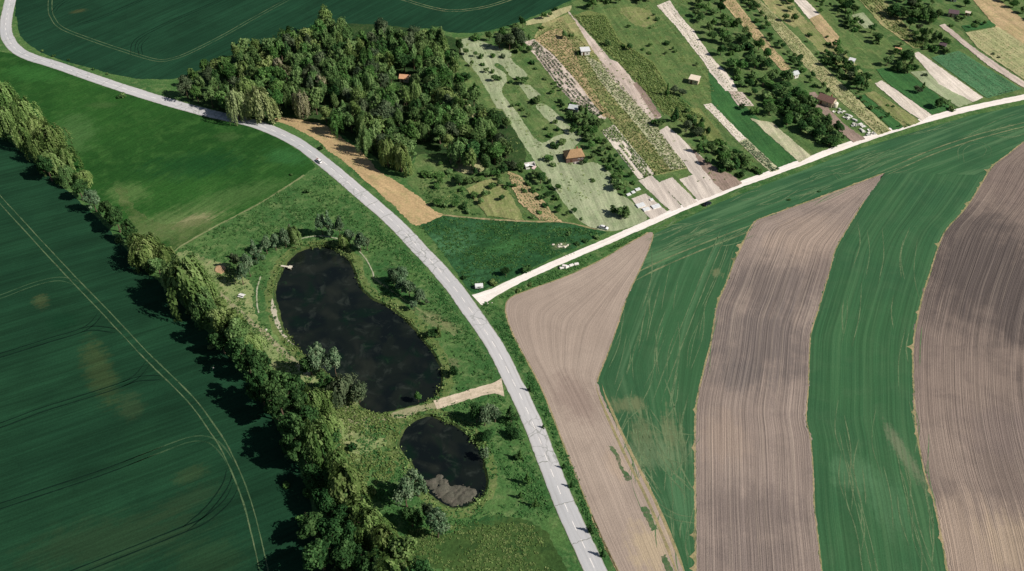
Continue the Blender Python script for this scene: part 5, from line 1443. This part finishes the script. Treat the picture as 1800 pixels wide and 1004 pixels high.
scatter([(738, 400), (779, 381), (920, 392), (1050, 406), (1060, 410), (900, 484), (836, 512), (780, 448)], 9000, 'tussocky green grass of the roadside triangle', 'turf')
scatter([(400, 460), (460, 400), (560, 360), (650, 400), (720, 440), (780, 520), (860, 640), (870, 672), (760, 705), (700, 725), (600, 720), (500, 640), (410, 560)], 9000, 'tall grass and weeds around the large pond', 'turf', .35, .24)
scatter([(630, 740), (770, 716), (880, 690), (905, 705), (960, 850), (990, 920), (880, 905), (780, 940), (690, 930), (630, 830)], 9000, 'tall grass and weeds around the small pond', 'turf', .4, .24)
scatter([(560, 690), (700, 730), (700, 800), (690, 840), (640, 860), (590, 800)], 7000, 'yellow green swamp grass between the hedgerow and the small pond', 'dryturf', .5, .28)
scatter([(720, 930), (830, 918), (940, 922), (1000, 1060), (800, 1150), (700, 1000)], 9000, 'rough olive meadow grass at the bottom', 'dryturf')
scatter([(842, 530), (880, 540), (905, 600), (950, 690), (1000, 810), (1070, 985), (1050, 985), (985, 850), (930, 715), (880, 615)], 4000, 'verge grass along the right side of the main road', 'turf')
scatter([(860, 520), (1000, 462), (1130, 405), (1130, 412), (1000, 480), (890, 525)], 2600, 'verge grass below the gravel road', 'turf')
scatter([(560, 300), (640, 360), (700, 420), (780, 510), (840, 600), (880, 672), (850, 640), (780, 545), (700, 455), (620, 370), (545, 315)], 5000, 'verge grass along the pond side of the main road', 'turf')
scatter([(310, 440), (500, 333), (560, 320), (640, 400), (560, 380), (460, 410), (400, 460), (330, 470)], 6000, 'meadow grass between the footpath and the large pond', 'turf')
scatter([(340, 470), (410, 470), (440, 560), (520, 640), (560, 690), (500, 690), (400, 590)], 6000, 'pale dry grass west of the large pond', 'dryturf')
scatter([(805, 70), (1000, 20), (1200, -30), (1260, 180), (1340, 300), (1240, 330), (1000, 180), (1060, 300), (1090, 330), (940, 390), (770, 372), (730, 330), (880, 250), (830, 130)], 9000, 'weeds scattered through the allotment gardens', 'dryturf')
scatter([(730, 300), (800, 300), (820, 335), (850, 380), (780, 374), (740, 345)], 2500, 'rough grass below the grove corner', 'turf')
# reeds on the pond shores
def reeds():
    for k, o1 in enumerate(ponds):
        r = np.random.RandomState(77 + k)
        C, N, S, T = [], [], [], []
        nr = normals2(o1, True)
        ar = sum(o1[i - 1][0] * o1[i][1] - o1[i][0] * o1[i - 1][1] for i in range(len(o1)))
        nr = nr * (1 if ar > 0 else -1)
        for i in range(len(o1)):
            d = r.rand()
            g = mnoise.noise(Vector((o1[i][0] * .11, o1[i][1] * .11, k)))
            if g < -.12:
                continue
            for j in range(int((4 + 22 * d) * min(1.6, .4 + 2.4 * max(0, g + .1)))):
                p = o1[i] + nr[i] * r.uniform(-2.0, .6 + 1.6 * max(0, g)) + r.randn(2) * .5
                C.append((p[0], p[1], r.uniform(-.1, .9) - .2))
                N.append((r.randn(), r.randn(), .7))
                S.append(r.uniform(.14, .3))
                T.append(.5 * d + .5 * r.rand())
        tag(link('reeds', leaf_mesh('reeds', C, N, S, T, 1.6), [LEAF['olive']]), ['olive reeds fringing the large pond', 'olive reeds fringing the small pond'][k], 'reeds', None, 'stuff')


reeds()

# ------------------------------------------------------------------ built things
def box(v, f, x0, x1, y0, y1, z0, z1):
    b = len(v)
    v += [(x0, y0, z0), (x1, y0, z0), (x1, y1, z0), (x0, y1, z0), (x0, y0, z1), (x1, y0, z1), (x1, y1, z1), (x0, y1, z1)]
    f += [(b, b + 3, b + 2, b + 1), (b + 4, b + 5, b + 6, b + 7), (b, b + 1, b + 5, b + 4), (b + 1, b + 2, b + 6, b + 5), (b + 2, b + 3, b + 7, b + 6), (b + 3, b, b + 4, b + 7)]


def part(name, boxes, mat, parent, label=None, bev=0):
    v, f = [], []
    for b in boxes:
        box(v, f, *b)
    o = link(name, mesh(name, v, f), [mat], parent)
    if bev:
        m = o.modifiers.new('bevel', 'BEVEL')
        m.width = bev
        m.segments = 2
    if label:
        o['label'] = label
    return o


def empty(name, x, y, z, rot, label, cat, group=None):
    o = bpy.data.objects.new(name, None)
    col.objects.link(o)
    o.location = (x, y, z)
    o.rotation_euler = (0, 0, R(rot))
    return tag(o, label, cat, group)


WALLS = {'white': plain('white render', lin(226, 220, 210), .9, .08, 1), 'brown': plain('brown boards', lin(112, 88, 78), .9, .2, 2), 'grey': plain('grey boards', lin(150, 146, 138), .9, .15, 2), 'tan': plain('tan render', lin(196, 178, 150), .9, .1, 1)}
ROOFS = {'tan': plain('tan roofing', lin(166, 134, 98), .9, .14, 1.5, seams=.55), 'orange': plain('orange tiles', lin(220, 168, 128), .9, .15, 2, seams=.55), 'white': plain('white sheet roof', lin(226, 224, 222), .6, .08, 1, seams=.55), 'cream': plain('cream roofing', lin(238, 220, 196), .9, .07, 1, seams=.55), 'grey': plain('grey sheet roof', lin(196, 200, 196), .7, .1, 1, seams=.55), 'purple': plain('purple brown roofing', lin(108, 88, 92), .9, .15, 2, seams=.55), 'brown': plain('brown roofing', lin(136, 104, 92), .9, .16, 2, seams=.55)}
WIN = plain('window glass', lin(36, 42, 48), .15, .05, 1, .5)
DOORM = plain('door wood', lin(96, 66, 46), .8, .2, 2)
HANDLE = plain('handle metal', lin(150, 150, 150), .4)
CHIM = plain('chimney brick', lin(150, 96, 78), .9, .2, 4)
CONC = plain('concrete', lin(176, 170, 160), .9, .15, 2)


def house(px, py, w, d, h, rh, rot, wall, roof, label, kind='gable', name='garden_hut', cat='hut', chimney=False, wins=1, porch=False):
    x, y = P(px, py)
    o = empty(name, x, y, .12, rot, label, cat, None)
    v, f = [], []
    box(v, f, -w / 2, w / 2, -d / 2, d / 2, -.15, h)
    if kind == 'gable':
        b = len(v)
        for s in (-1, 1):
            xx = s * (w / 2)
            v += [(xx, -d / 2, h), (xx, d / 2, h), (xx, 0, h + rh)]
        f += [(b, b + 2, b + 1), (b + 3, b + 4, b + 5)]
    link('wall', mesh('wall', v, f), [WALLS[wall]], o)
    ov = .35
    W, D = w / 2 + ov, d / 2 + ov
    t = .14
    v, f = [], []
    if kind == 'flat':
        v = [(-W, -D, h + .02), (W, -D, h + .02), (W, D, h + .02 + rh), (-W, D, h + .02 + rh)]
        f = [(0, 1, 2, 3)]
    else:
        rx = W if kind == 'gable' else max(.3, W - D * .85)
        z0 = h - ov * rh / (d / 2) + .04
        v = [(-W, -D, z0), (W, -D, z0), (W, D, z0), (-W, D, z0), (-rx, 0, h + rh + .05), (rx, 0, h + rh + .05)]
        f = [(0, 1, 5, 4), (2, 3, 4, 5)]
        if kind == 'hip':
            f += [(1, 2, 5), (3, 0, 4)]
    rf = link('roof', mesh('roof', v, f), [ROOFS[roof]], o)
    m = rf.modifiers.new('thick', 'SOLIDIFY')
    m.thickness, m.offset = t, 1
    if chimney:
        part('chimney', [(w * .2 - .3, w * .2 + .3, .5, 1.1, h + rh * .4, h + rh + .7)], CHIM, rf)
    dx = -w * .22
    dr = part('door', [(dx - .45, dx + .45, -d / 2 - .05, -d / 2 - .004, 0, 2.0)], DOORM, o)
    part('handle', [(dx + .28, dx + .36, -d / 2 - .12, -d / 2 - .052, .95, 1.1)], HANDLE, dr)
    for k in range(wins):
        wx = w * .2 + (k * 1.6 if wins > 1 else 0)
        wn = part('window', [(wx - .5, wx + .5, -d / 2 - .06, -d / 2 - .004, 1.0, 1.9)], WALLS['white'], o)
        part('pane', [(wx - .4, wx + .4, -d / 2 - .08, -d / 2 - .062, 1.1, 1.8)], WIN, wn)
    wn = part('window', [(w / 2 + .004, w / 2 + .06, -.5, .5, 1.0, 1.9)], WALLS['white'], o)
    part('pane', [(w / 2 + .062, w / 2 + .08, -.4, .4, 1.1, 1.8)], WIN, wn)
    if porch:
        part('porch', [(-w * .1, w * .35, -d / 2 - 1.6, -d / 2 - .01, .02, .22)], CONC, o)
        for k, sx in enumerate((-w * .08, w * .33)):
            part('porch_post', [(sx - .07, sx + .07, -d / 2 - 1.5, -d / 2 - 1.36, .22, h - .4)], WALLS['brown'], o)
    return o


house(712, 142, 5.2, 4.2, 2.4, 1.3, -8, 'tan', 'orange', 'orange-roofed hut standing alone inside the dense grove')
house(1008, 279, 9, 6.5, 3.0, 2.4, 12, 'brown', 'tan', 'brown-walled house with a tan hipped roof on the pale lawn', 'hip', 'garden_house', 'house', True, 2, True)
house(1028, 95, 5, 4, 2.6, .5, 8, 'white', 'white', 'small white shed in the long vegetable plot', 'flat', 'garden_shed', 'shed')
house(1220, 145, 5.2, 4.6, 2.6, .3, -24, 'tan', 'cream', 'hut with a flat pale roof on the rough green plot', 'flat')
house(1008, 196, 5, 3.4, 2.3, .4, -16, 'grey', 'grey', 'small grey-roofed hut above the dark bushes', 'flat')
house(1394, 136, 4.4, 3.6, 2.5, 1.0, 28, 'white', 'grey', 'pale gabled hut at the end of the orange strip')
house(1452, 182, 8.5, 5.6, 2.8, 1.9, -40, 'tan', 'brown', 'brown-roofed cottage beside the dull pink path', 'gable', 'garden_house', 'house', True, 1)
house(1674, 28, 5.5, 4.2, 2.5, 1.3, -20, 'tan', 'purple', 'purple-roofed hut in the upper right gardens')
house(1656, 84, 3.4, 3, 2.2, .8, -40, 'grey', 'purple', 'tiny dark-roofed hut beside the pinkish path', 'gable', 'garden_shed', 'shed')
house(1496, 112, 3, 2.4, 2.2, .5, -30, 'white', 'white', 'tiny white-roofed shed among the dark trees', 'flat', 'garden_shed', 'shed')
house(1577, 92, 3.2, 2.4, 2.2, .6, -20, 'white', 'orange', 'tiny pink-roofed shed above the white strip', 'gable', 'garden_shed', 'shed')
house(1676, 2, 3.2, 2.6, 2.2, .4, -20, 'white', 'white', 'tiny white shed at the top frame edge', 'flat', 'garden_shed', 'shed')
house(1700, 27, 2.6, 2.2, 2.0, .5, -30, 'tan', 'cream', 'tiny cream shed right of the purple-roofed hut', 'gable', 'garden_shed', 'shed')

# the ruined shed: broken walls and collapsed white sheets
x, y = P(932, 294)
o = empty('ruined_shed', x, y, .1, 15, 'ruined white shed with collapsed roof sheets beside the pale lawn', 'shed')
part('wall', [(-2.6, 2.6, 1.6, 1.8, 0, 1.7), (-2.6, -2.4, -1.6, 1.598, 0, 1.2), (2.4, 2.6, -.6, 1.598, 0, 1.5), (-2.398, -.6, -1.6, -1.4, 0, .8)], WALLS['white'], o)
for k, (px_, py_, rz, rx, ry) in enumerate([(-1.2, .4, 20, 18, 4), (.9, .2, -12, -14, 8), (1.6, -1.3, 40, 8, -12)]):
    s = part('roof_sheet', [(-1.2, 1.2, -.8, .8, -.03, .03)], ROOFS['white'] if k < 2 else plain('faded pink sheet', lin(214, 188, 180)), o)
    s.location = (px_, py_, 1.1 - .35 * k)
    s.rotation_euler = (R(rx), R(ry), R(rz))

# white round tank beside the cottage
def lathe(prof, k=20):
    v, f = [], []
    for r_, z_ in prof:
        for j in range(k):
            a = 2 * math.pi * j / k
            v.append((r_ * math.cos(a), r_ * math.sin(a), z_))
    for i in range(len(prof) - 1):
        for j in range(k):
            f.append((i * k + j, i * k + (j + 1) % k, (i + 1) * k + (j + 1) % k, (i + 1) * k + j))
    return v, f


x, y = P(1467, 188)
o = empty('water_tank', x, y, .1, 0, 'round cream water tank at the end of the brown-roofed cottage', 'tank')
link('tank_body', mesh('tank_body', *lathe([(0, 0), (1.5, 0), (1.55, .1), (1.55, 2.3), (1.3, 2.6), (.4, 2.75), (0, 2.76)]), None, True), [plain('cream plastic', lin(232, 222, 200), .5, .06)], o)
link('lid', mesh('lid', *lathe([(0, 2.70), (.42, 2.72), (.42, 2.9), (0, 2.92)], 14)), [plain('lid grey', lin(150, 150, 146), .5)], o)

# cars
PAINT = {'white': plain('white car paint', lin(238, 236, 232), .25, .03, 1, .5), 'black': plain('dark car paint', lin(30, 36, 42), .22, .03, 1, .5), 'red': plain('red car paint', lin(150, 40, 36), .3, .05, 1, .5)}
GLASS = plain('car glass', lin(24, 28, 32), .08, .02, 1, .6)
TYRE = plain('tyre rubber', lin(28, 28, 28), .9, .1, 3)
RIM = plain('wheel rim', lin(170, 170, 172), .35, .05, 3, .5)
LAMP = plain('lamp glass', lin(225, 225, 220), .15, .02, 1, .6)
TAIL = plain('tail lamp', lin(150, 24, 20), .2, .05, 1, .6)


def loft(sections):
    """sections: list of closed rings (same count)"""
    k = len(sections[0])
    v = [p for s in sections for p in s]
    f = []
    for i in range(len(sections) - 1):
        for j in range(k):
            f.append((i * k + j, i * k + (j + 1) % k, (i + 1) * k + (j + 1) % k, (i + 1) * k + j))
    f.append(tuple(range(k - 1, -1, -1)))
    f.append(tuple(range((len(sections) - 1) * k, len(sections) * k)))
    return v, f


def car(px, py, rot, z, paint, label, bonnet=None):
    x, y = P(px, py)
    o = empty('parked_car' if paint == 'white' and px > 1000 else 'car', x, y, z, rot, label, 'car', 'cars in view')
    prof = [(-2.15, .55, .72), (-2.05, .32, .95), (-1.2, .26, .98), (0, .26, 1.0), (1.3, .26, .99), (2.0, .32, .82), (2.15, .42, .70)]
    secs = []
    for xx, zl, zt in prof:
        hw = .86 - .12 * (abs(xx) / 2.15) ** 4
        secs.append([(xx, -hw * .96, zl), (xx, hw * .96, zl), (xx, hw, zl + .25), (xx, hw * .93, zt), (xx, -hw * .93, zt), (xx, -hw, zl + .25)])
    b = link('body', mesh('body', *loft(secs), None), [PAINT[paint]], o)
    m = b.modifiers.new('bevel', 'BEVEL')
    m.width, m.segments = .05, 2
    cs = []
    for xx, hw, z0, z1 in [(-1.75, .74, .93, .96), (-1.35, .72, .93, 1.38), (-.2, .68, .93, 1.47), (.45, .68, .93, 1.42), (1.15, .74, .93, .97)]:
        cs.append([(xx, -.78, z0), (xx, .78, z0), (xx, hw if z1 < 1 else hw * .86, z1), (xx, -hw if z1 < 1 else -hw * .86, z1)])
    link('window_glass', mesh('window_glass', *loft(cs), None), [GLASS], o)
    rfv = []
    for xx, hw, z1 in [(-1.38, .615, 1.375), (-.9, .6, 1.46), (-.2, .59, 1.495), (.5, .57, 1.44)]:
        rfv.append([(xx, -hw, z1 - .02), (xx, hw, z1 - .02), (xx, hw * .95, z1 + .03), (xx, -hw * .95, z1 + .03)])
    link('roof', mesh('roof', *loft(rfv), None), [PAINT[paint]], o)
    if bonnet:
        bv = [[(1.18, -.72, .985), (1.18, .72, .985), (1.18, .7, 1.012), (1.18, -.7, 1.012)], [(2.0, -.66, .825), (2.0, .66, .825), (2.0, .64, .855), (2.0, -.64, .855)]]
        link('bonnet', mesh('bonnet', *loft(bv), None), [PAINT[bonnet]], o)['label'] = 'reddish bonnet'
    for sx in (-1.32, 1.35):
        for sy in (-1, 1):
            v, f = lathe([(0, -.1), (.26, -.1), (.31, -.07), (.31, .07), (.26, .1), (0, .1)], 14)
            w = link('wheel', mesh('wheel', v, f), [TYRE], o)
            w.location = (sx, sy * .8, .31)
            w.rotation_euler = (math.pi / 2, 0, 0)
            v, f = lathe([(0, -.115), (.17, -.112), (.19, -.102), (.19, .102), (.17, .112), (0, .115)], 12)
            link('rim', mesh('rim', v, f), [RIM], w)
    for sy in (-1, 1):
        part('headlight', [(2.04, 2.16, sy * .56 - .17, sy * .56 + .17, .56, .70)], LAMP, o)
        part('tail_light', [(-2.17, -2.06, sy * .58 - .14, sy * .58 + .14, .60, .78)], TAIL, o)
    return o


def heading(a, b):
    p, q = P(*a), P(*b)
    return math.degrees(math.atan2(q[1] - p[1], q[0] - p[0]))


car(561, 285, heading((577, 292), (539, 262)), .145, 'white', 'white car with a reddish bonnet driving on the curving main road', 'red')
car(1061, 402, heading((1054, 399), (1072, 404)), .05, 'white', 'white car parked on the lawn edge near the gravel road')
car(1243, 360, heading((1200, 378), (1260, 352)), .05, 'black', 'dark car pulled over beside the gravel road')

# trailer at the junction
x, y = P(842, 506)
o = empty('caravan_trailer', x, y, .05, 6, 'white flat-topped trailer standing by the road junction', 'trailer')
part('body', [(-1.7, 1.7, -.95, .95, .45, 1.7)], PAINT['white'], o, None, .12)
part('drawbar', [(-2.7, -1.702, -.06, .06, .42, .54)], HANDLE, o)
part('window', [(-.7, .7, -.975, -.952, .95, 1.35)], GLASS, o)
for sy in (-1, 1):
    w = link('wheel', mesh('wheel', *lathe([(0, -.09), (.27, -.09), (.3, 0), (.27, .09), (0, .09)], 14)), [TYRE], o)
    w.location = (.2, sy * .86, .3)
    w.rotation_euler = (math.pi / 2, 0, 0)

# cold frames and planting tables
FR = plain('white frame paint', lin(236, 232, 226), .6, .05)
PANEL = plain('milky glazing', lin(222, 222, 220), .25, .05, 1, .5)
SLATE = plain('bed soil', lin(150, 132, 112), .95, .2, 3)


def cold_frame(px, py, w, d, rot, label, z=.12):
    x, y = P(px, py)
    o = empty('cold_frame', x, y, z, rot, label, 'cold frame', 'white cold frames by the bare beds')
    part('frame', [(-w / 2, w / 2, -d / 2, -d / 2 + .1, 0, .35), (-w / 2, w / 2, d / 2 - .1, d / 2, 0, .5), (-w / 2, -w / 2 + .1, -d / 2 + .1, d / 2 - .1, 0, .4), (w / 2 - .1, w / 2, -d / 2 + .1, d / 2 - .1, 0, .4)], FR, o)
    pn = part('glazing', [(-w / 2 + .04, w / 2 - .04, -d / 2 + .04, d / 2 - .04, 0, .04)], PANEL, o)
    pn.location = (0, 0, .46)
    pn.rotation_euler = (math.atan2(.15, d), 0, 0)
    part('bar', [(-.03, .03, -d / 2 + .06, d / 2 - .06, .042, .08)], FR, pn)


cold_frame(1126, 362, 4.2, 2.8, 24, 'white cold frame lying leftmost in the pale bed')
cold_frame(1136, 369, 3.4, 2.2, 24, 'white cold frame closest to the gravel road')
cold_frame(1153, 364, 4.2, 2.6, 24, 'white cold frame at the right of the pale bed')
cold_frame(1145, 352, 1.6, 1.2, 24, 'smallest white cold frame at the back of the pale bed')
cold_frame(1105, 343, 2.2, 1.4, 28, 'white cold frame on the lawn edge, lowest of three in a row')
cold_frame(1113, 339, 1.8, 1.4, 28, 'white cold frame on the lawn edge, middle of three in a row')
cold_frame(1121, 334, 2.6, 1.5, 28, 'white cold frame on the lawn edge, topmost of three in a row')

# white bales and blocks beside the gravel road
BALE = plain('white plastic wrap', lin(238, 230, 222), .4, .06, 2, .4)
def bale_stack(px, py, label, rots):
    for k, (dx, dy, z, rt) in enumerate(rots):
        x, y = P(px, py)
        v, f = [], []
        box(v, f, -1.0, 1.0, -.55, .55, 0, .8)
        o = link('wrapped_bale', mesh('wrapped_bale', v, f), [BALE])
        m = o.modifiers.new('bevel', 'BEVEL')
        m.width, m.segments = .16, 3
        o.location = (x + dx, y + dy, .03 + z)
        o.rotation_euler = (0, 0, R(rt))
        tag(o, label[k], 'bale', 'white wrapped bales below the gravel road')


bale_stack(992, 472, ['white wrapped bale, left end of the row below the gravel road', 'white wrapped bale, second from the left below the gravel road', 'white wrapped bale lying on top of the left pair'], [(-1.1, 0, 0, 20), (1.1, .5, 0, 35), (0, .3, .82, -10)])
bale_stack(1008, 467, ['white wrapped bale, third from the left below the gravel road', 'white wrapped bale, right end of the row below the gravel road'], [(-.9, -.2, 0, 25), (1.3, .6, 0, 15)])


def rock(name, x, y, z, s, mat, label, cat, group, seed, flat=.6):
    r = random.Random(seed)
    import bmesh
    bm = bmesh.new()
    bmesh.ops.create_icosphere(bm, subdivisions=2, radius=1)
    dirs = [Vector((r.gauss(0, 1), r.gauss(0, 1), r.gauss(0, 1))).normalized() for _ in range(9)]
    off = [r.uniform(.55, .9) for _ in dirs]
    for v in bm.verts:
        for d, q in zip(dirs, off):
            e = v.co.dot(d) - q
            if e > 0:
                v.co -= d * e * .85
        v.co.z *= flat
    me = bpy.data.meshes.new(name)
    bm.to_mesh(me)
    bm.free()
    o = link(name, me, [mat])
    o.location = (x, y, z)
    o.scale = (s, s * r.uniform(.7, 1.1), s)
    o.rotation_euler = (0, 0, r.uniform(0, 6))
    return tag(o, label, cat, group)


STONE = plain('pale stone', lin(208, 200, 180), .95, .18, 2)
EARTH = plain('bare earth', lin(190, 156, 118), .95, .15, 2)
cx, cy = P(987, 434)
for k in range(9):
    rock('rubble_stone', cx + rng.gauss(0, 1.9), cy + rng.gauss(0, 1.1), .1, rng.uniform(.4, .9), STONE, 'pale broken stone of the rubble heap in the grass triangle', 'stone', 'stones of the rubble heap in the grass triangle', k)
cx, cy = P(1002, 448)
for k in range(4):
    rock('rubble_stone', cx + k * 1.3 - 2, cy + .6 * k - 1, .1, rng.uniform(.35, .6), STONE, 'white stone on the upper verge of the gravel road', 'stone', 'white stones on the gravel road verge', 30 + k)
cx, cy = P(855, 531)
for k in range(5):
    rock('rubble_stone', cx + rng.gauss(0, 1.2), cy + rng.gauss(0, .7), .08, rng.uniform(.25, .45), STONE, 'small pale stone in the corner below the road junction', 'stone', 'small stones below the road junction', 50 + k)
rock('earth_mound', *P(386, 474), .0, 3.4, EARTH, 'orange bare earth mound west of the large pond', 'mound', None, 71, .35)
rock('marker_stone', *P(375, 647), .0, .5, STONE, 'single white stone in the dark wheat field by the hedgerow', 'stone', None, 72, .8)

# picnic table and small jetty at the pond
x, y = P(425, 521)
o = empty('picnic_table', x, y, .02, -20, 'white picnic table on the dry grass west of the large pond', 'table')
part('tabletop', [(-1.3, 1.3, -.45, .45, .72, .78)], FR, o)
for sy in (-1, 1):
    part('bench', [(-1.3, 1.3, sy * .95 - .16, sy * .95 + .16, .42, .47)], FR, o)
for sx in (-.95, .95):
    part('leg', [(sx - .05, sx + .05, -1.0, 1.0, .34, .418), (sx - .05, sx + .05, -.5, -.4, 0, .338), (sx - .05, sx + .05, .4, .5, 0, .338), (sx - .05, sx + .05, -.06, .06, .42, .718)], FR, o)
rock('marker_stone', *P(468, 580), .0, .6, STONE, 'pale stone beside the worn grass path west of the pond', 'stone', None, 73, .7)
x, y = P(502, 469)
o = empty('jetty', x, y, -.05, -12, 'small white fishing jetty on the upper left shore of the large pond', 'jetty')
WOODP = plain('bleached planks', lin(212, 202, 182), .9, .15, 3)
part('deck', [(-2.2, 1.4, -.45, .45, .25, .33), (1.401, 2.9, -.95, .95, .25, .33)], WOODP, o)
for sx, sy in ((-.5, -.4), (-.5, .4), (2.7, -.8), (2.7, .8)):
    part('post', [(sx - .07, sx + .07, sy - .07, sy + .07, -.9, .248)], WOODP, o)

# white crates and boards heaped beside the dull pink path
CRATE = plain('white crate wood', lin(226, 222, 212), .8, .12, 3)
CRATE2 = plain('grey crate wood', lin(176, 178, 168), .9, .15, 3)
n = 0
for k in range(26):
    t = k / 25
    px, py = 1472 + 62 * t + rng.uniform(-7, 7), 196 + 44 * t + rng.uniform(-5, 5)
    x, y = P(px, py)
    v, f = [], []
    a, b, h = rng.uniform(.6, 1.3), rng.uniform(.4, .8), rng.uniform(.35, .7)
    box(v, f, -a, a, -b, b, 0, .05)
    box(v, f, -a, a, -b, -b + .06, .051, h)
    box(v, f, -a, a, b - .06, b, .051, h)
    box(v, f, -a, -a + .06, -b + .061, b - .061, .051, h)
    box(v, f, a - .06, a, -b + .061, b - .061, .051, h)
    if k % 3:
        box(v, f, -a * .9, a * .7, -b * .85, b * .6, h + .001, h + .05)
    o = link('wooden_crate', mesh('wooden_crate', v, f), [CRATE if rng.random() < .75 else CRATE2])
    o.location = (x, y, .12)
    o.rotation_euler = (0, 0, rng.uniform(0, 3.1))
    tag(o, 'whitish wooden crate among the heap along the dull pink path', 'crate', 'white crates heaped along the dull pink path')

# dried mud shelf of the small pond
def mud():
    poly = outline([(724, 822), (740, 832), (755, 838), (765, 830), (782, 830), (790, 842), (800, 848), (815, 846), (838, 856), (842, 870), (832, 882), (805, 891), (785, 886), (768, 876), (752, 862), (738, 848)], True, .3, 1)
    mn, mx = poly.min(0), poly.max(0)
    st = .45
    nx, ny = int((mx[0] - mn[0]) / st) + 1, int((mx[1] - mn[1]) / st) + 1
    from mathutils import noise as mnz
    idx, v, f = {}, [], []
    for i in range(nx):
        for j in range(ny):
            p = (mn[0] + i * st, mn[1] + j * st)
            if inside(p, poly):
                d = min(1.0, np.min(np.linalg.norm(poly - np.array(p), axis=1)) / 1.6)
                vor = mnz.voronoi(Vector((p[0] * .3, p[1] * .3, 0)) + mnz.noise_vector(Vector((p[0] * .4, p[1] * .4, 0))) * .35)[0]
                crack = min(1, (vor[1] - vor[0]) * 5)
                idx[i, j] = len(v)
                v.append((p[0], p[1], -.95 + d * (.30 + .45 * crack) + .1 * mnz.noise(Vector((p[0], p[1], 3)))))
    for (i, j) in list(idx):
        q = [(i, j), (i + 1, j), (i + 1, j + 1), (i, j + 1)]
        if all(k in idx for k in q):
            f.append([idx[k] for k in q])
    m = gmat('dried mud', lin(94, 92, 80), lin(80, 78, 68), lin(112, 103, 93), .15, .5, .5, 1.5, .2, bstr=.6)
    tag(link('mudflat', mesh('mudflat', v, f, None, True), [m]), 'cracked grey mud shelf in the lower part of the small pond', 'mud', None, 'structure')


mud()

# ------------------------------------------------------------------ light
EL, AZ = R(40), R(17)
d = Vector((-math.cos(EL) * math.cos(AZ), math.cos(EL) * math.sin(AZ), -math.sin(EL)))
sun = bpy.data.lights.new('sun', 'SUN')
sun.energy = 5.0
sun.angle = R(.5)
sun.color = (1.0, .96, .9)
so = bpy.data.objects.new('sun', sun)
col.objects.link(so)
so.rotation_euler = d.to_track_quat('-Z', 'Y').to_euler()
so.location = (200, -60, 200)
w = bpy.data.worlds.new('World')
sc.world = w
w.use_nodes = True
nt = w.node_tree
bg = nt.nodes['Background']
sky = nt.nodes.new('ShaderNodeTexSky')
sky.sky_type = 'NISHITA'
sky.sun_disc = False
sky.sun_elevation = EL
sky.sun_rotation = R(90) + AZ
nt.links.new(sky.outputs[0], bg.inputs[0])
bg.inputs[1].default_value = .05
sc.view_settings.view_transform = 'Standard'
sc.view_settings.look = 'None'
sc.view_settings.exposure = 0
sc.view_settings.gamma = 1
sc.cycles.transparent_max_bounces = 32
sc.cycles.max_bounces = 5
sc.cycles.diffuse_bounces = 2
sc.cycles.use_denoising = True
